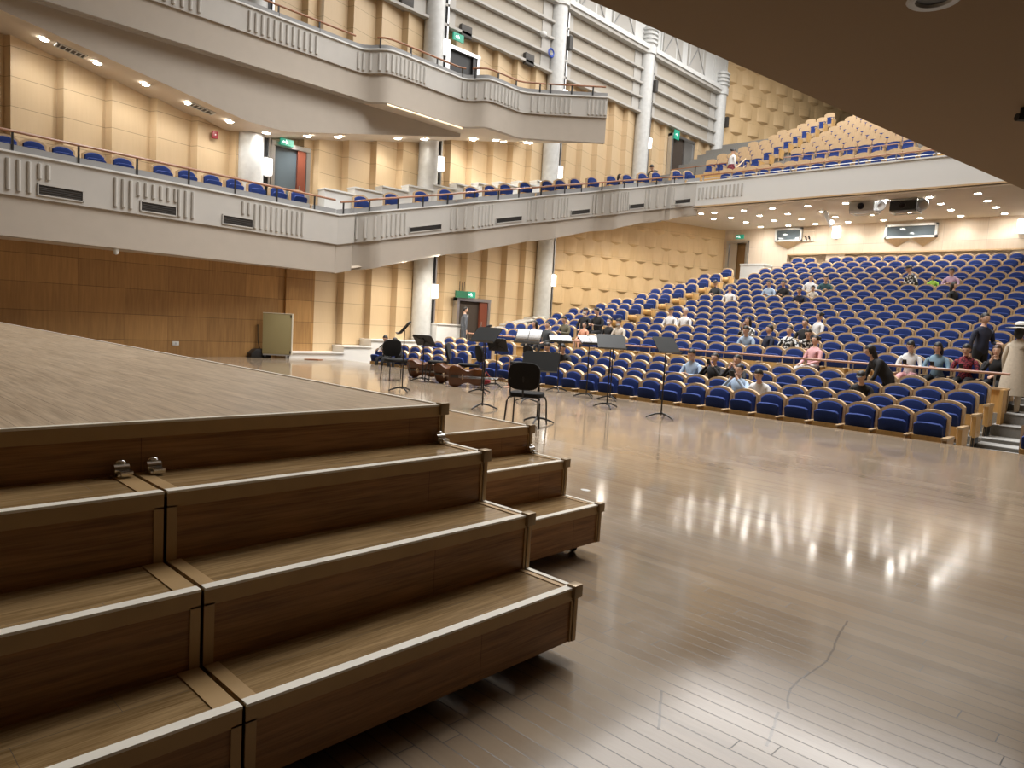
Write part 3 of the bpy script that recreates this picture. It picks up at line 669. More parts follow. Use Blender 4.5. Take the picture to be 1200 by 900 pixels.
def vent(u, v, label):
    p = ony(u, v, 20.2); p.z = S(p.x)-.005; sl = -.185
    t = thing('ceiling_vent', label, 'vent', p)
    k = MB()
    for a in ((-.32, .32, -.17, -.14), (-.32, .32, .14, .17), (-.32, -.29, -.17, .17), (.29, .32, -.17, .17)):
        vs = [(x, y, sl*x-d) for d in (.0, .02) for x in a[:2] for y in a[2:]]; k.add(vs, [(0, 1, 3, 2), (4, 5, 7, 6), (0, 1, 5, 4), (2, 3, 7, 6), (0, 2, 6, 4), (1, 3, 7, 5)], 'white')
    k.build('frame', t); k = MB(); k.add([(x, y, sl*x-.004) for x, y in ((-.3, -.15), (.3, -.15), (.3, .15), (-.3, .15))], [(0, 1, 2, 3)], 'grille')
    for i in range(5): x = -.22+i*.11; k.box(x-.012, x+.012, -.14, .14, sl*x-.018, sl*x-.006, 'white')
    k.build('slats', t)
vent(83, 54, 'dark slatted vent beside the leftmost downlight in the sloping soffit'); vent(237, 126, 'dark slatted vent beside the fourth downlight in the sloping soffit')
for i, x in enumerate(COLX):
    for (z, nm, ok) in ((2.55, 'ground floor', i in (1, 2)), (6.05+.0*i, 'lower balcony', i in (0, 1, 2)), (10.9, 'upper level', i in (1, 2, 3))):
        if nm == 'lower balcony': z = {0: 5.75, 1: 7.15, 2: 8.1}[i] if i < 3 else 0
        if nm == 'upper level': z = 11.3 if i < 3 else 10.75
        if nm == 'ground floor': z = 2.5 if i == 1 else 3.45
        if not ok: continue
        t = thing('wall_lamp', 'lit white wall lamp beside the %s stone column from the left, at %s level' % (ORD[i], nm), 'wall lamp', (x+.46, WY-.2, z), 0, 'wall lamps beside the columns')
        k = MB(); k.box(-.11, .11, -.1, .06, -.25, .25, 'sconce'); k.build('shade', t, .03); k = MB(); k.box(-.07, .07, .04, .14, -.3, .3, 'steel'); k.build('bracket', t)
def exitsign(p, axis, label, w_=.42, h=.2, lit=True, fig=True):
    t = thing('exit_sign', label, 'exit sign', p)
    k = MB(); s = (w_/2, .03, h/2)
    if axis == 'y': k.box(-s[0], s[0], -.03, .03, -s[2], s[2], 'exit' if lit else 'exitoff')
    else: k.box(-.03, .03, -s[0], s[0], -s[2], s[2], 'exit' if lit else 'exitoff')
    k.build('panel', t)
    if fig:   # running figure and arrow, as on a usual exit sign
        g = MB(); T = Matrix.Rotation(math.pi/2, 4, 'Z') if axis == 'x' else Matrix.Identity(4); T = (Matrix.Rotation(-math.pi/2, 4, 'Z') if axis == 'x' else T)
        for (a, c) in (((-.02, .02), (.0, -.02)), ((.0, -.02), (.04, -.05)), ((.0, -.02), (-.04, -.06)), ((-.02, .025), (.035, .02)), ((-.02, .025), (-.05, .0))): g.tube([(a[0], -.034, a[1]), (c[0], -.034, c[1])], .011, 'exitw', 6, T)
        g.ell((-.03, -.034, .055), .018, .01, .018, 'exitw', 8, 6, T)
        g.prism([(-.16, 0), (-.11, .045), (-.11, .015), (-.06, .015), (-.06, -.015), (-.11, -.015), (-.11, -.045)], 'y', -.036, -.031, 'exitw', T)
        g.build('symbol', t)
    return t
p = ony(336, 167, WY-.25); exitsign(p, 'y', 'green lit exit sign over the glass door of the lower balcony')
p = ony(537, 44, WY-.2); exitsign(p, 'y', 'green lit exit sign over the dark door of the upper balcony', .5, .26)
p = ony(793, 158, WY-.2); exitsign(p, 'y', 'green lit exit sign over the tall door beside the last column', .45, .45)
p = onx(867, 277.5, BX-.03); exitsign(p, 'x', 'green lit exit sign above the door in the rear corner')
p = ony(552, 345.5, WY-.25); exitsign(p, 'y', 'green lit exit sign over the stage side door, right one of the pair', .42, .24)
p = ony(541, 345, WY-.25); t = exitsign(p, 'y', 'unlit dark green sign box with three antennas over the stage side door', .62, .26, False, False)
k = MB()
for i in range(3): k.tube([(-.12+.12*i, 0, .13), (-.12+.12*i, 0, .5-.05*(i == 1))], .012, 'dark', 6)
k.build('antenna', t)
for u, v, l in ((477, 0, 'left of the second column'), (546, 37.5, 'over the upper exit sign'), (620, 70, 'at the middle of the upper ledge')):
    p = ony(u, v, WY-.1); k = MB(); k.box(p.x-.26, p.x+.26, WY-.16, WY-.0, p.z-.22, p.z+.22, 'grille'); tag(k.build('wall_speaker', None, .02), 'dark square speaker on the upper wall, '+l, 'speaker')
p = ony(646, 62, WY-.3); k = MB(); k.lathe([(.16, -.03), (.2, 0), (.16, .03), (.11, 0), (.16, -.03)], p, 'blueobj', 20, 'y'); tag(k.build('cable_coil'), 'coil of blue cable hanging beside the third column', 'cable')
p = ony(637, 40, WY-.3); k = MB(); k.ell(p, .14, .14, .12, 'white'); k.tube([p, p+Vector((.25, .2, .05))], .04, 'white'); tag(k.build('security_camera'), 'small white camera mounted on the upper ledge beside the third column', 'camera')
p = ony(252, 158, WY-.04); k = MB(); k.box(p.x-.08, p.x+.08, WY-.06, WY+.02, p.z-.1, p.z+.1, 'red'); k.box(p.x-.03, p.x+.03, WY-.075, WY-.05, p.z-.03, p.z+.03, 'white'); tag(k.build('fire_alarm_box', None, .015), 'small red alarm box on the balcony wall left of the stone column', 'alarm')
p = ony(206, 402.5, WY-.02); k = MB(); k.box(p.x-.09, p.x+.09, WY-.02, WY, p.z-.06, p.z+.06, 'white'); k.box(p.x-.02, p.x+.02, WY-.025, WY-.015, p.z-.03, p.z+.03, 'silver'); tag(k.build('wall_socket', None, .006), 'white wall socket low on the brown stage wall', 'socket')
p = onz(136, 296, 2.74); p = ony(136, 295, 19.3); k = MB(); k.lathe([(.0, 2.60), (.05, 2.62), (.07, 2.7), (.07, 2.77)], (p.x, p.y, 0), 'white', 16); tag(k.build('ceiling_sensor'), 'small white sensor under the lower balcony edge above the stage', 'sensor')
# back wall: lamps and the little wall plate with two symbols
for (u, v), l in (((980, 272), 'near the left booth window'), ((1198, 265), 'at the right edge of the picture')):
    p = onx(u, v, BX-.1); t = thing('wall_lamp', 'lit white wall lamp on the pale rear wall '+l, 'wall lamp', p); k = MB(); k.box(-.08, .08, -.16, .16, -.26, .26, 'sconce'); k.build('shade', t, .03); k = MB(); k.box(.06, .11, -.1, .1, -.3, .3, 'steel'); k.build('bracket', t)
p = onx(947.5, 276, BX-.02); t = thing('wall_hatch', 'small pale hatch with two dark marks beside the left booth window', 'hatch', p)
k = MB(); k.box(-.03, .02, -.26, .26, -.28, .28, 'pale'); k.box(-.04, .0, -.28, .28, .28, .31, 'seatwood'); k.build('panel', t)
k = MB()
for s_ in (-.07, .08): k.ell((-.05, s_, -.13), .02, .045, .05, 'black', 8, 6); k.ell((-.05, s_+.03, -.05), .02, .04, .05, 'black', 8, 6); k.ell((-.05, s_-.03, -.2), .02, .03, .04, 'black', 8, 6)
k.build('marks', t)
# stage lights / reflector under the rear soffit
t = thing('projector', 'grey video projector hanging under the rear balcony edge, left of the pair', 'projector', onx(1012, 243, 28.5))
def projector(t, body):
    k = MB(); k.box(-.3, .45, -.46, .42, -.17, .17, body); k.build('body', t, .03)
    k = MB(); k.lathe([(.10, -.32), (.12, -.32), (.12, -.28), (.1, -.28)], (0, .0, 0), 'dark', 20, 'x'); k.lathe([(.0, -.315), (.1, -.31)], (0, 0, 0), 'lens', 20, 'x'); k.build('lens', t)
    k = MB()
    for y in (-.46, .42):
        k.tube([(-.2, y, -.22), (-.2, y, .45)], .018, 'steel', 6); k.tube([(.4, y, -.22), (.4, y, .45)], .018, 'steel', 6); k.tube([(-.2, y, -.22), (.4, y, -.22)], .018, 'steel', 6)
    for x in (-.2, .4): k.tube([(x, -.46, -.22), (x, .42, -.22)], .018, 'steel', 6); k.tube([(x, -.46, .24), (x, .42, .24)], .018, 'steel', 6)
    k.build('hanging_frame', t)
    k = MB(); k.lathe([(.2, -.1), (.22, -.06), (.14, .12), (.0, .14)], (-.1, -.62, 0), 'steel', 16, 'x'); k.build('side_fan', t)
projector(t, 'silver')
t = thing('projector', 'black video projector hanging under the rear balcony edge, right of the pair', 'projector', onx(1060, 242, 28.5)); projector(t, 'black')
p = onz(970, 258, 6.7); t = thing('flood_light', 'bright tilted white flood lamp panel hanging from the rear soffit', 'light', onx(970, 256, 30.0))
k = MB(); T = Matrix.Rotation(.5, 4, 'Y') @ Matrix.Rotation(.5, 4, 'X'); k.box(-.5, .5, -.02, .02, -.08, .08, 'white', T); k.build('shade', t); k = MB(); k.ell((.35, -.02, -.1), .2, .1, .1, 'sconce'); k.build('bulb', t); k = MB(); k.tube([(0, 0, 0), (0, 0, .7)], .015, 'steel', 6); k.build('hanger', t)
# ------------------------------------------------------------ rolling stair units and orchestra platforms
def stair_unit(label, x0, x1, steps, yback, zlow=.075, right_end=True, left_frame=True):
    """steps: (y_front, z_top) from the lowest up; front faces -y"""
    t = thing('stage_steps', label, 'steps', (x0, steps[0][0], 0), 0)
    T = Matrix.Translation(-Vector(t.location))
    for i, (y, z) in enumerate(steps):
        yn = steps[i+1][0] if i+1 < len(steps) else yback
        zb = steps[i-1][1] if i else zlow
        k = MB(); k.box(x0, x1, y+.004, yn+.02, z-.03, z, 'tread', T); tr = k.build('tread', t)
        k = MB(); k.box(x0+.002, x1, y-.004, y+.036, z-.004, z+.005, 'nose', T)
        if right_end: k.box(x1-.022, x1+.003, y, yn, z-.004, z+.005, 'nose', T); k.box(x1-.06, x1-.034, y+.03, yn, z-.004, z+.004, 'frame', T)
        else: k.box(x1-.07, x1-.002, y+.02, yn, z-.004, z+.004, 'frame', T)
        if left_frame: k.box(x0+.002, x0+.05, y+.02, yn, z-.004, z+.004, 'frame', T)
        k.build('nosing', tr)
        k = MB(); k.box(x0, x1, y+.006, y+.03, zb, z-.03, 'riser', T); rp = k.build('riser_panel', t)
        k = MB(); k.box(x0, x1, y-.001, y+.02, z-.056, z-.005, 'frame', T); k.box(x1-.032, x1, y-.001, y+.02, zb, z-.05, 'frame', T)
        if left_frame: k.box(x0, x0+.034, y-.001, y+.02, zb, z-.05, 'frame', T)
        k.build('edge_frame', rp)
        if right_end:
            k = MB(); k.box(x1-.035, x1+.022, y-.02, y+.03, z-.045, z+.016, 'capm', T); k.box(x1-.02, x1+.008, y-.008, y+.02, zb, z-.04, 'frame', T); k.build('corner_socket', t, .006)
        for s in ((0, 1) if right_end else (0,)):
            xx = (x0, x1)[s]; k = MB(); k.box(xx-.012*s, xx+.012*(1-s), y+.01, yback, zb if i else zlow, z-.03, 'riser', T); k.build('side_panel', t)
    for cx in (x0+.15, (x0+x1)/2, x1-.12):
        for cy in (steps[0][0]+.12, yback-.15):
            k = MB(); k.lathe([(.0, -.014), (.03, -.014), (.034, 0), (.03, .014), (0, .014)], (cx, cy, .034), 'rubber', 16, 'x', T); k.box(cx-.02, cx+.02, cy-.02, cy+.03, .05, zlow+.05, 'dark', T); k.build('caster', t)
    return t
XA, JX, XB = 2.5, .945, 3.80
ZA = [.325, .585, .837, 1.035]; YA = [1.927, 2.235, 2.56, 2.905]
ZB = [.326, .569, .759]; YB_ = [2.775, 3.09, 3.437]
stair_unit('dark wooden three-step stair unit in front, right one of the pair, with free right end', JX, XA, list(zip(YA[:3], ZA[:3])), YA[3])
stair_unit('dark wooden three-step stair unit in front, left one, cut by the picture edge', -2.4, JX-.012, list(zip(YA[:3], ZA[:3])), YA[3], right_end=False)
stair_unit('smaller two-step wooden stair unit in front of the lower platform', 2.56, XB, list(zip(YB_[:2], ZB[:2])), YB_[2])
def platform(label, x0, x1, y0, y1, z, zfront, deckm, xfrom=None):
    t = thing('orchestra_platform', label, 'platform', (x0, y0, 0)); T = Matrix.Translation(-Vector(t.location))
    k = MB(); k.box(x0, x1, y0+.004, y1, z-.04, z, deckm, T); d = k.build('deck', t)
    k = MB(); k.box(x0, x1, y0-.004, y0+.022, z-.004, z+.006, 'nose', T); k.box(x1-.02, x1+.004, y0, y1, z-.004, z+.006, 'nose', T); k.build('nosing', d)
    k = MB(); k.box(x0, x1, y0+.006, y0+.03, .08, z-.04, 'riser', T); f = k.build('front_panel', t)
    k = MB(); k.box(x0, x1, y0-.001, y0+.02, z-.058, z-.005, 'frame', T); k.box(x1-.03, x1, y0, y0+.02, zfront, z-.05, 'frame', T); k.build('edge_frame', f)
    k = MB(); k.box(x1-.02, x1, y0+.01, y1, .08, z-.04, 'riser', T); k.build('side_panel', t)
    k = MB(); k.box(x1-.035, x1+.022, y0-.02, y0+.03, z-.05, z+.016, 'capm', T); k.box(x1-.02, x1+.006, y0-.008, y0+.02, zfront, z-.04, 'frame', T); k.build('corner_socket', t, .006)
    for cy in (y0+.3, y1-.3):
        for cx in (x0+.3, x1-.15):
            k = MB(); k.lathe([(.0, -.014), (.034, -.014), (.038, 0), (.034, .014), (0, .014)], (cx, cy, .038), 'rubber', 16, 'x', T); k.box(cx-.02, cx+.02, cy-.02, cy+.03, .05, .1, 'dark', T); k.build('caster', t)
    return t
platform('large high wooden orchestra platform with worn grey brown deck filling the left', -6.5, XA, YA[3], 16.5, ZA[3], ZA[2], 'deck')
platform('lower wooden orchestra platform beside the high one, with glossy pale deck', XA+.03, XB, YB_[2], 16.0, ZB[2], ZB[1], 'deck_b')
def clamp(x, y, z, label):
    t = thing('locking_clamp', label, 'clamp', (x, y, z)); k = MB(); k.lathe([(.0, -.028), (.024, -.026), (.024, .026), (0, .028)], (0, 0, .03), 'chrome', 14, 'x'); k.build('body', t)
    k = MB(); k.box(-.02, .02, -.035, -.005, .0, .02, 'chrome'); k.box(-.012, .03, -.05, -.02, .01, .03, 'chrome'); k.build('hook', t, .003); k = MB(); k.ell((0, 0, .058), .02, .012, .009, 'chrome', 10, 6); k.build('knob', t)
clamp(JX-.055, YA[3]-.03, ZA[2], 'small chrome clamp at the joint of the stair units, left of two')
clamp(JX+.06, YA[3]-.03, ZA[2], 'small chrome clamp at the joint of the stair units, right of two')
clamp(XA-.05, YA[3]-.03, ZA[2], 'small chrome clamp at the right end of the highest step')
clamp(XB-.03, YB_[2]-.03, ZB[1], 'small chrome clamp at the right end of the smaller stair unit')
# ------------------------------------------------------------ music stands
R0 = Vector((RIGHT.x, RIGHT.y, 0)).normalized(); F0 = Vector((FWD.x, FWD.y, 0)).normalized()
def stand(base, H_, theta, tilt, label, pages=None, plabel=None, w_=.50, h_=.34, lip=True):
    """theta: reader's side measured from 'towards the stairs', tilt from level; local +x is the reader's side"""
    p = onz(*base, 0); th = math.radians(theta); d = -F0*math.cos(th)+R0*math.sin(th); rz = math.atan2(d.y, d.x)
    t = thing('music_stand', label, 'music stand', p, rz)
    k = MB(); k.tube([(0, 0, .05), (0, 0, H_-.03)], [.014, .011], 'dark', 10); k.tube([(0, 0, H_*.52), (0, 0, H_*.58)], .02, 'dark', 10); k.build('pole', t)
    for a in (0, 2.094, 4.189):
        c, s = math.cos(a), math.sin(a); k = MB(); k.tube([(0, 0, .085), (.10*c, .10*s, .075), (.22*c, .22*s, .035), (.27*c, .27*s, .012)], [.015, .016, .014, .012], 'dark', 8); k.build('leg', t)
    ti = math.radians(tilt); T = Matrix.Translation((0, 0, H_)) @ Matrix.Rotation(ti, 4, 'Y')
    # board local: x from lip (+) to top (-), y across
    k = MB(); c_ = .03; P = [(h_/2, -w_/2), (h_/2, w_/2), (-h_/2+c_, w_/2), (-h_/2, w_/2-c_*1.3), (-h_/2, -w_/2+c_*1.3), (-h_/2+c_, -w_/2)]
    k.prism(P, 'z', -.006, .006, 'desk', T); bd = k.build('desk_board', t)
    k = MB(); k.box(h_/2-.01, h_/2+.002, -w_/2, w_/2, 0, .05, 'desk', T); k.build('desk_lip', t)
    k = MB(); k.box(-.08, .08, -.02, .02, -.03, -.006, 'dark', T); k.tube([(-h_*.42, -w_*.42, -.01), (h_*.42, w_*.42, -.01)], .008, 'desk', 6, T); k.tube([(-h_*.42, w_*.42, -.01), (h_*.42, -w_*.42, -.01)], .008, 'desk', 6, T); k.build('tilt_bracket', t)
    if pages:
        s = thing('sheet_music', plabel, 'sheet music', p, rz)
        for (y0, y1) in pages:
            k = MB(); n = 6; vs = []
            for i in range(n+1):
                y = y0+(y1-y0)*i/n; z = .009+.010*math.sin(math.pi*i/n); vs += [(h_/2-.012, y, z), (h_/2-.31, y, z)]
            vs = [T @ Vector(q) for q in vs]
            k.add(vs, [(2*i, 2*i+2, 2*i+3, 2*i+1) for i in range(n)], 'sheet', True); q = k.build('page', s); so = q.modifiers.new('thickness', 'SOLIDIFY'); so.thickness = .003
    return t
stand((471, 459), 1.28, -88, 50, 'music stand seen edge-on, nearest the high platform')
stand((494.8, 447), .97, 150, 48, 'music stand with dark tilted desk between two black chairs on the left', w_=.56)
stand((565, 479), 1.27, -38, 48, 'music stand with large dark desk in front of the leaning cellos', w_=.54)
stand((564, 461), 1.30, -100, 50, 'music stand half hidden behind the large dark desk near the cellos')
stand((580, 453.7), .98, 155, 60, 'music stand whose desk back with crossed braces faces the stairs')
stand((615, 472), 1.27, -18, 55, 'music stand with open white score, just behind the nearest black chair', [(-.24, -.005), (.005, .24)], 'open white score with two printed pages, above the nearest black chair')
stand((653, 459), 1.20, 5, 28, 'music stand with flat white score, second white one from the left', [(-.25, -.005), (.005, .25)], 'white pages lying nearly flat, middle of the white scores')
stand((686.7, 465.6), 1.23, 22, 32, 'music stand with two white sheets, left of the plain dark desk', [(-.24, -.01), (.01, .25)], 'two white sheets with a dark gap on the rightmost score stand')
stand((711, 477.8), 1.25, 8, 52, 'music stand with plain dark desk left of the rightmost stand', w_=.54)
stand((714.5, 469), 1.20, 20, 30, 'music stand mostly hidden directly behind a plain dark desk', [(-.25, .2)], 'white sheet showing left above the plain dark desk')
stand((774.4, 490), 1.27, 36, 52, 'rightmost music stand, alone on the open stage floor', w_=.54)
stand((629, 496), .94, -14, 60, 'low music stand with dark desk right behind the nearest black chair', w_=.56)
# ------------------------------------------------------------ black orchestra chairs
def orch_chair(loc, theta, label):
    th = math.radians(theta); d = -F0*math.cos(th)+R0*math.sin(th); rz = math.atan2(d.y, d.x)   # local +x: the way the sitter faces
    t = thing('orchestra_chair', label, 'chair', loc, rz, None)
    def pad(cx, cz, a, b_, th_, T):
        k = MB(); n = 28; P = []
        for i in range(n):
            g = 2*math.pi*i/n; c, s = math.cos(g), math.sin(g); P.append((a*math.copysign(abs(c)**.6, c), b_*math.copysign(abs(s)**.6, s)))
        k.prism(P, 'z', -th_/2, th_/2, 'blackcloth', T, True); return k
    pad(0, 0, .235, .245, .065, Matrix.Translation((0, 0, .475))).build('seat', t, .02, 3)
    T = Matrix.Translation((-.24, 0, .75)) @ Matrix.Rotation(math.radians(-80), 4, 'Y'); pad(0, 0, .20, .235, .05, T).build('backrest', t, .015, 3)
    k = MB(); k.tube([(-.10, 0, .44), (-.22, 0, .45), (-.265, 0, .52), (-.27, 0, .74)], .014, 'dark', 8); k.tube([(-.05, .19, .44), (-.20, .19, .45), (-.265, .19, .52), (-.265, .19, .72)], .011, 'dark', 8); k.build('back_post', t)
    for sx, sy in ((1, 1), (1, -1), (-1, 1), (-1, -1)):
        k = MB(); k.tube([(sx*.10, sy*.17, .44), (sx*.18, sy*.23, .43), (sx*.215, sy*.245, .37), (sx*.25, sy*.26, .012)], .0125, 'dark', 8); k.build('leg', t)
    return t
pc = (onz(632, 510)+onz(594, 492)+onz(640, 492)*0)/2
orch_chair((7.62, 7.02, 0), 165, 'nearest black chair, alone in front of the low dark music stand')
orch_chair(onz(463, 446), 35, 'leftmost black chair, beside the edge-on music stand')
orch_chair(onz(512, 448), -95, 'black chair turned sideways, left of the leaning cellos')
orch_chair(onz(548, 452), -70, 'black chair right behind the cellos')
orch_chair(onz(608, 447), -60, 'black chair seat half hidden below the open white score')
# ------------------------------------------------------------ cellos
def cello(p, rz, lean, label):
    t = thing('cello', label, 'cello', p, rz)
    # outline in (x along the body, z across); lies on its side
    half = [(0, .02), (.0, .12), (.03, .19), (.10, .222), (.19, .215), (.26, .17), (.33, .135), (.40, .125), (.46, .145), (.53, .172), (.62, .172), (.70, .13), (.735, .06), (.75, .02)]
    out = half+[(x, -z) for x, z in half[::-1]]
    T = Matrix.Translation((0, 0, .25)) @ Matrix.Rotation(lean, 4, 'X')
    T = T @ Matrix.Scale(1.12, 4)
    k = MB(); n = len(out)
    lay = [(-.075, .90), (-.062, .985), (-.055, 1.0), (.055, 1.0), (.062, .985), (.085, .85), (.095, .55)]
    vs = []
    for y, s in lay: vs += [T @ Vector((.375+(x-.375)*s, y, z*s)) for x, z in out]
    fs = [(i*n+j, i*n+(j+1) % n, (i+1)*n+(j+1) % n, (i+1)*n+j) for i in range(len(lay)-1) for j in range(n)]
    k.add(vs, fs, 'cello', True); k.add(vs[:n], [tuple(range(n))], 'cello'); k.add(vs[-n:], [tuple(range(n))], 'cello'); k.build('body', t)
    k = MB(); k.box(.74, 1.02, -.10, -.065, -.016, .016, 'cello', T); k.tube([(1.02, -.085, 0), (1.09, -.075, 0), (1.12, -.10, 0), (1.10, -.125, 0), (1.075, -.11, 0)], [.018, .018, .016, .014, .012], 'cello', 8, T)
    for i in range(4): k.tube([(1.02+.02*i, -.085, (-1)**i*.02), (1.02+.02*i, -.085, (-1)**i*.075)], .006, 'cellodark', 6, T)
    k.build('neck', t)
    k = MB(); k.box(.42, 1.0, -.118, -.10, -.02, .02, 'cellodark', T); k.build('fingerboard', t)
    k = MB(); k.box(.275, .29, -.145, -.07, -.045, .045, 'seatwood', T); k.build('bridge', t)
    k = MB(); k.box(.04, .2, -.11, -.09, -.022, .022, 'cellodark', T); k.build('tailpiece', t)
    k = MB()
    for s in (-.012, -.004, .004, .012): k.tube([(.2, -.105, s), (.28, -.147, s*1.6), (1.0, -.12, s)], .0015, 'steel', 4, T)
    k.build('strings', t)
    k = MB(); k.tube([(0, 0, 0), (-.12, 0, 0)], .006, 'steel', 6, T); k.build('endpin', t)
    return t
def facing(theta): d = -F0*math.cos(math.radians(theta))+R0*math.sin(math.radians(theta)); return math.atan2(d.y, d.x)
ax = math.atan2(R0.y, R0.x)
cello(onz(557, 455)-R0*.62+F0*.1, ax+.05, .12, 'brown cello lying on its side, nearest and lowest of the three')
cello(onz(540, 450)-R0*.6, ax-.5, .35, 'brown cello lying on its side in the middle of the three, partly behind the nearest')
cello(onz(497, 443)-R0*.4, ax-.35, .45, 'brown cello lying on its side, leftmost of the three, beside a music stand')
k = MB(); p = onz(569.5, 452); k.ell(p+Vector((0, 0, .1)), .11, .10, .09, 'red'); k.ell(p+Vector((-.1, .1, .14)), .09, .08, .14, 'black'); k.tube([p+Vector((-.1, .05, .2)), p+Vector((0, 0, .32)), p+Vector((.1, 0, .2))], .015, 'red'); tag(k.build('bag'), 'small red and black bag on the floor right of the cellos', 'bag')
# ------------------------------------------------------------ rolling cabinet, black case, orange sheet
t = thing('rolling_cabinet', 'tall khaki flat cabinet on casters standing against the stage wall', 'cabinet', (10.72, 20.45, 0), -.55)
k = MB(); k.box(-.42, .42, -.13, .12, .13, 1.37, 'case'); k.build('body', t, .01)
k = MB(); k.box(.42, .45, -.14, .13, .12, 1.38, 'casew'); k.box(-.43, .45, -.14, .13, 1.37, 1.385, 'casew'); k.build('edge_trim', t)
k = MB(); k.box(-.40, .40, -.12, .12, .09, .13, 'silver'); k.build('base_frame', t)
for sx in (-.34, .34):
    for sy in (-.1, .1): k = MB(); k.lathe([(0, -.02), (.04, -.02), (.045, 0), (.04, .02), (0, .02)], (sx, sy, .045), 'rubber', 14, 'x'); k.box(sx-.025, sx+.025, sy-.02, sy+.02, .05, .1, 'dark'); k.build('caster', t)
for z in (.2, 1.3): k = MB(); k.box(.38, .415, -.14, -.128, z-.04, z+.04, 'dark'); k.build('corner_fitting', t)
p = onz(298, 418); k = MB(); k.prism([(-.3, 0), (.35, 0), (.35, .2), (.1, .27), (-.15, .26), (-.3, .12)], 'y', -.15, .15, 'black', Matrix.Translation((p.x, 20.75, 0))); tag(k.build('instrument_case', None, .03), 'low black case on the floor left of the khaki cabinet', 'case')
k = MB(); k.tube([(p.x+.12, 20.9, .25), (p.x+.06, 20.92, .5), (p.x+.05, 20.93, 1.0)], .012, 'black', 6); tag(k.build('power_cable'), 'black cable hanging on the wall behind the black case', 'cable')
p = onz(366, 421.5); k = MB(); T = Matrix.Translation(p) @ Matrix.Rotation(ax, 4, 'Z'); k.prism([(-.22, -.12), (.22, -.1), (.30, .12), (-.1, .13)], 'z', .002, .02, 'orange', T); tag(k.build('floor_sheet'), 'small orange sheet lying on the stage floor right of the cabinet', 'sheet')
p = onz(686, 574.5); k = MB(); k.ell(p+Vector((0, 0, .003)), .035, .05, .003, 'white', 12, 4); tag(k.build('paper_scrap'), 'tiny white scrap on the stage floor right of the smaller steps', 'scrap')
k = MB(); p = onz(596, 460); k.tube([p+Vector((.9, .9, 0)), p+Vector((.9, .9, .72))], .016, 'redrail', 8); k.lathe([(.12, 0), (.12, .012), (.02, .03)], p+Vector((.9, .9, 0)), 'redrail', 16); tag(k.build('post'), 'thin pinkish upright post on the floor behind the crossed-brace music stand', 'post')
# ------------------------------------------------------------ auditorium seats: origin on the row floor under the back's top edge, facing -x
PITCH_S = .544
def seat_proto(kind):
    wood = 'seatwood'; W_ = .525
    t = thing('auditorium_chair', 'x', 'seat', (0, 0, -50))
    k = MB(); k.prism(arc_outline(W_, .30, .93, 1.03), 'x', -.02, .035, wood); k.prism(arc_outline(W_, .55, .93, 1.03), 'x', -.055, -.02, wood) if False else None
    # rim round the cushion
    o_ = arc_outline(W_, .52, .93, 1.03); i_ = arc_outline(W_-.085, .56, .90, .985); n = len(o_)
    vs = [(-.065, y, z) for y, z in o_]+[(-.065, y, z) for y, z in i_]+[(-.02, y, z) for y, z in o_]+[(-.02, y, z) for y, z in i_]
    fs = []
    for j in range(n):
        q = (j+1) % n; fs += [(j, q, n+q, n+j), (j, 2*n+j, 2*n+q, q), (n+j, n+q, 3*n+q, 3*n+j)]
    k.add(vs, fs, wood); k.build('back_shell', t)
    k = MB(); c = arc_outline(W_-.09, .56, .90, .98); n = len(c); lay = [(-.02, 1), (-.075, 1), (-.095, .93), (-.10, .75)]; vs = []
    for x, s in lay: vs += [(x, y*s, .77+(z-.77)*s) for y, z in c]
    k.add(vs, [(a*n+j, a*n+(j+1) % n, (a+1)*n+(j+1) % n, (a+1)*n+j) for a in range(3) for j in range(n)], 'blue', True); k.add(vs[-n:], [tuple(range(n))], 'blue'); k.build('back_cushion', t)
    k = MB()
    if kind == 'up': T = Matrix.Translation((-.185, 0, .575)) @ Matrix.Rotation(math.radians(74), 4, 'Y')
    else: T = Matrix.Translation((-.12, 0, .45)) @ Matrix.Rotation(math.radians(4), 4, 'Y')
    # slab: -x local is the front edge of the seat
    L_ = .26 if kind == 'up' else .385
    P = [(-.0, -.215), (-L_+.045, -.215), (-L_+.01, -.17), (-L_, 0), (-L_+.01, .17), (-L_+.045, .215), (0, .215)]
    k.prism(P, 'z', -.035, .03, 'blue', T); k.build('seat_cushion', t, .015, 2)
    k = MB(); k.box(-.27, -.10, -.225, .225, .40, .60, 'panelwood') if kind == 'up' else k.box(-.44, -.10, -.21, .21, .33, .41, 'panelwood'); k.ell((-.272 if kind == 'up' else -.442, 0, .51 if kind == 'up' else .37), .008, .012, .012, 'dark', 8, 6); k.build('seat_base', t)
    k = MB(); y = -PITCH_S/2; k.box(-.44, .0, y-.03, y+.03, .575, .61, wood); k.box(-.40, .02, y-.022, y+.022, .22, .575, 'panelwood'); k.box(-.30, -.02, y-.02, y+.02, 0, .22, 'black'); k.build('armrest', t, .008, 1)
    return t
def end_panel():
    k = MB(); y = -PITCH_S/2-.035
    k.prism([(-.46, .61), (.0, .61), (-.04, .20), (-.40, .20)], 'y', y-.03, y+.02, 'panelwood'); k.box(-.48, .01, y-.035, y+.05, .58, .625, 'seatwood'); k.box(-.38, -.05, y-.02, y+.015, 0, .2, 'black'); k.lathe([(.018, 0), (.03, 0), (.03, .004), (.018, .004)], (-.2, y-.032, .29), 'dark', 12, 'y', None, .8, 5.5)
    return k
UPS = seat_proto('up'); DNS = seat_proto('down')
_ep = end_panel().build('end_panel', None, .006, 1)
LEFT0 = 15.75; CEN0 = 13.98
seat_list = []      # (row, block, index, x, y, z)
def rowname(r): return (['front row', 'second row', 'third row', 'fourth row'][r]) if r < 4 else ('%s row behind the pipe rail' % ORD[r-4])
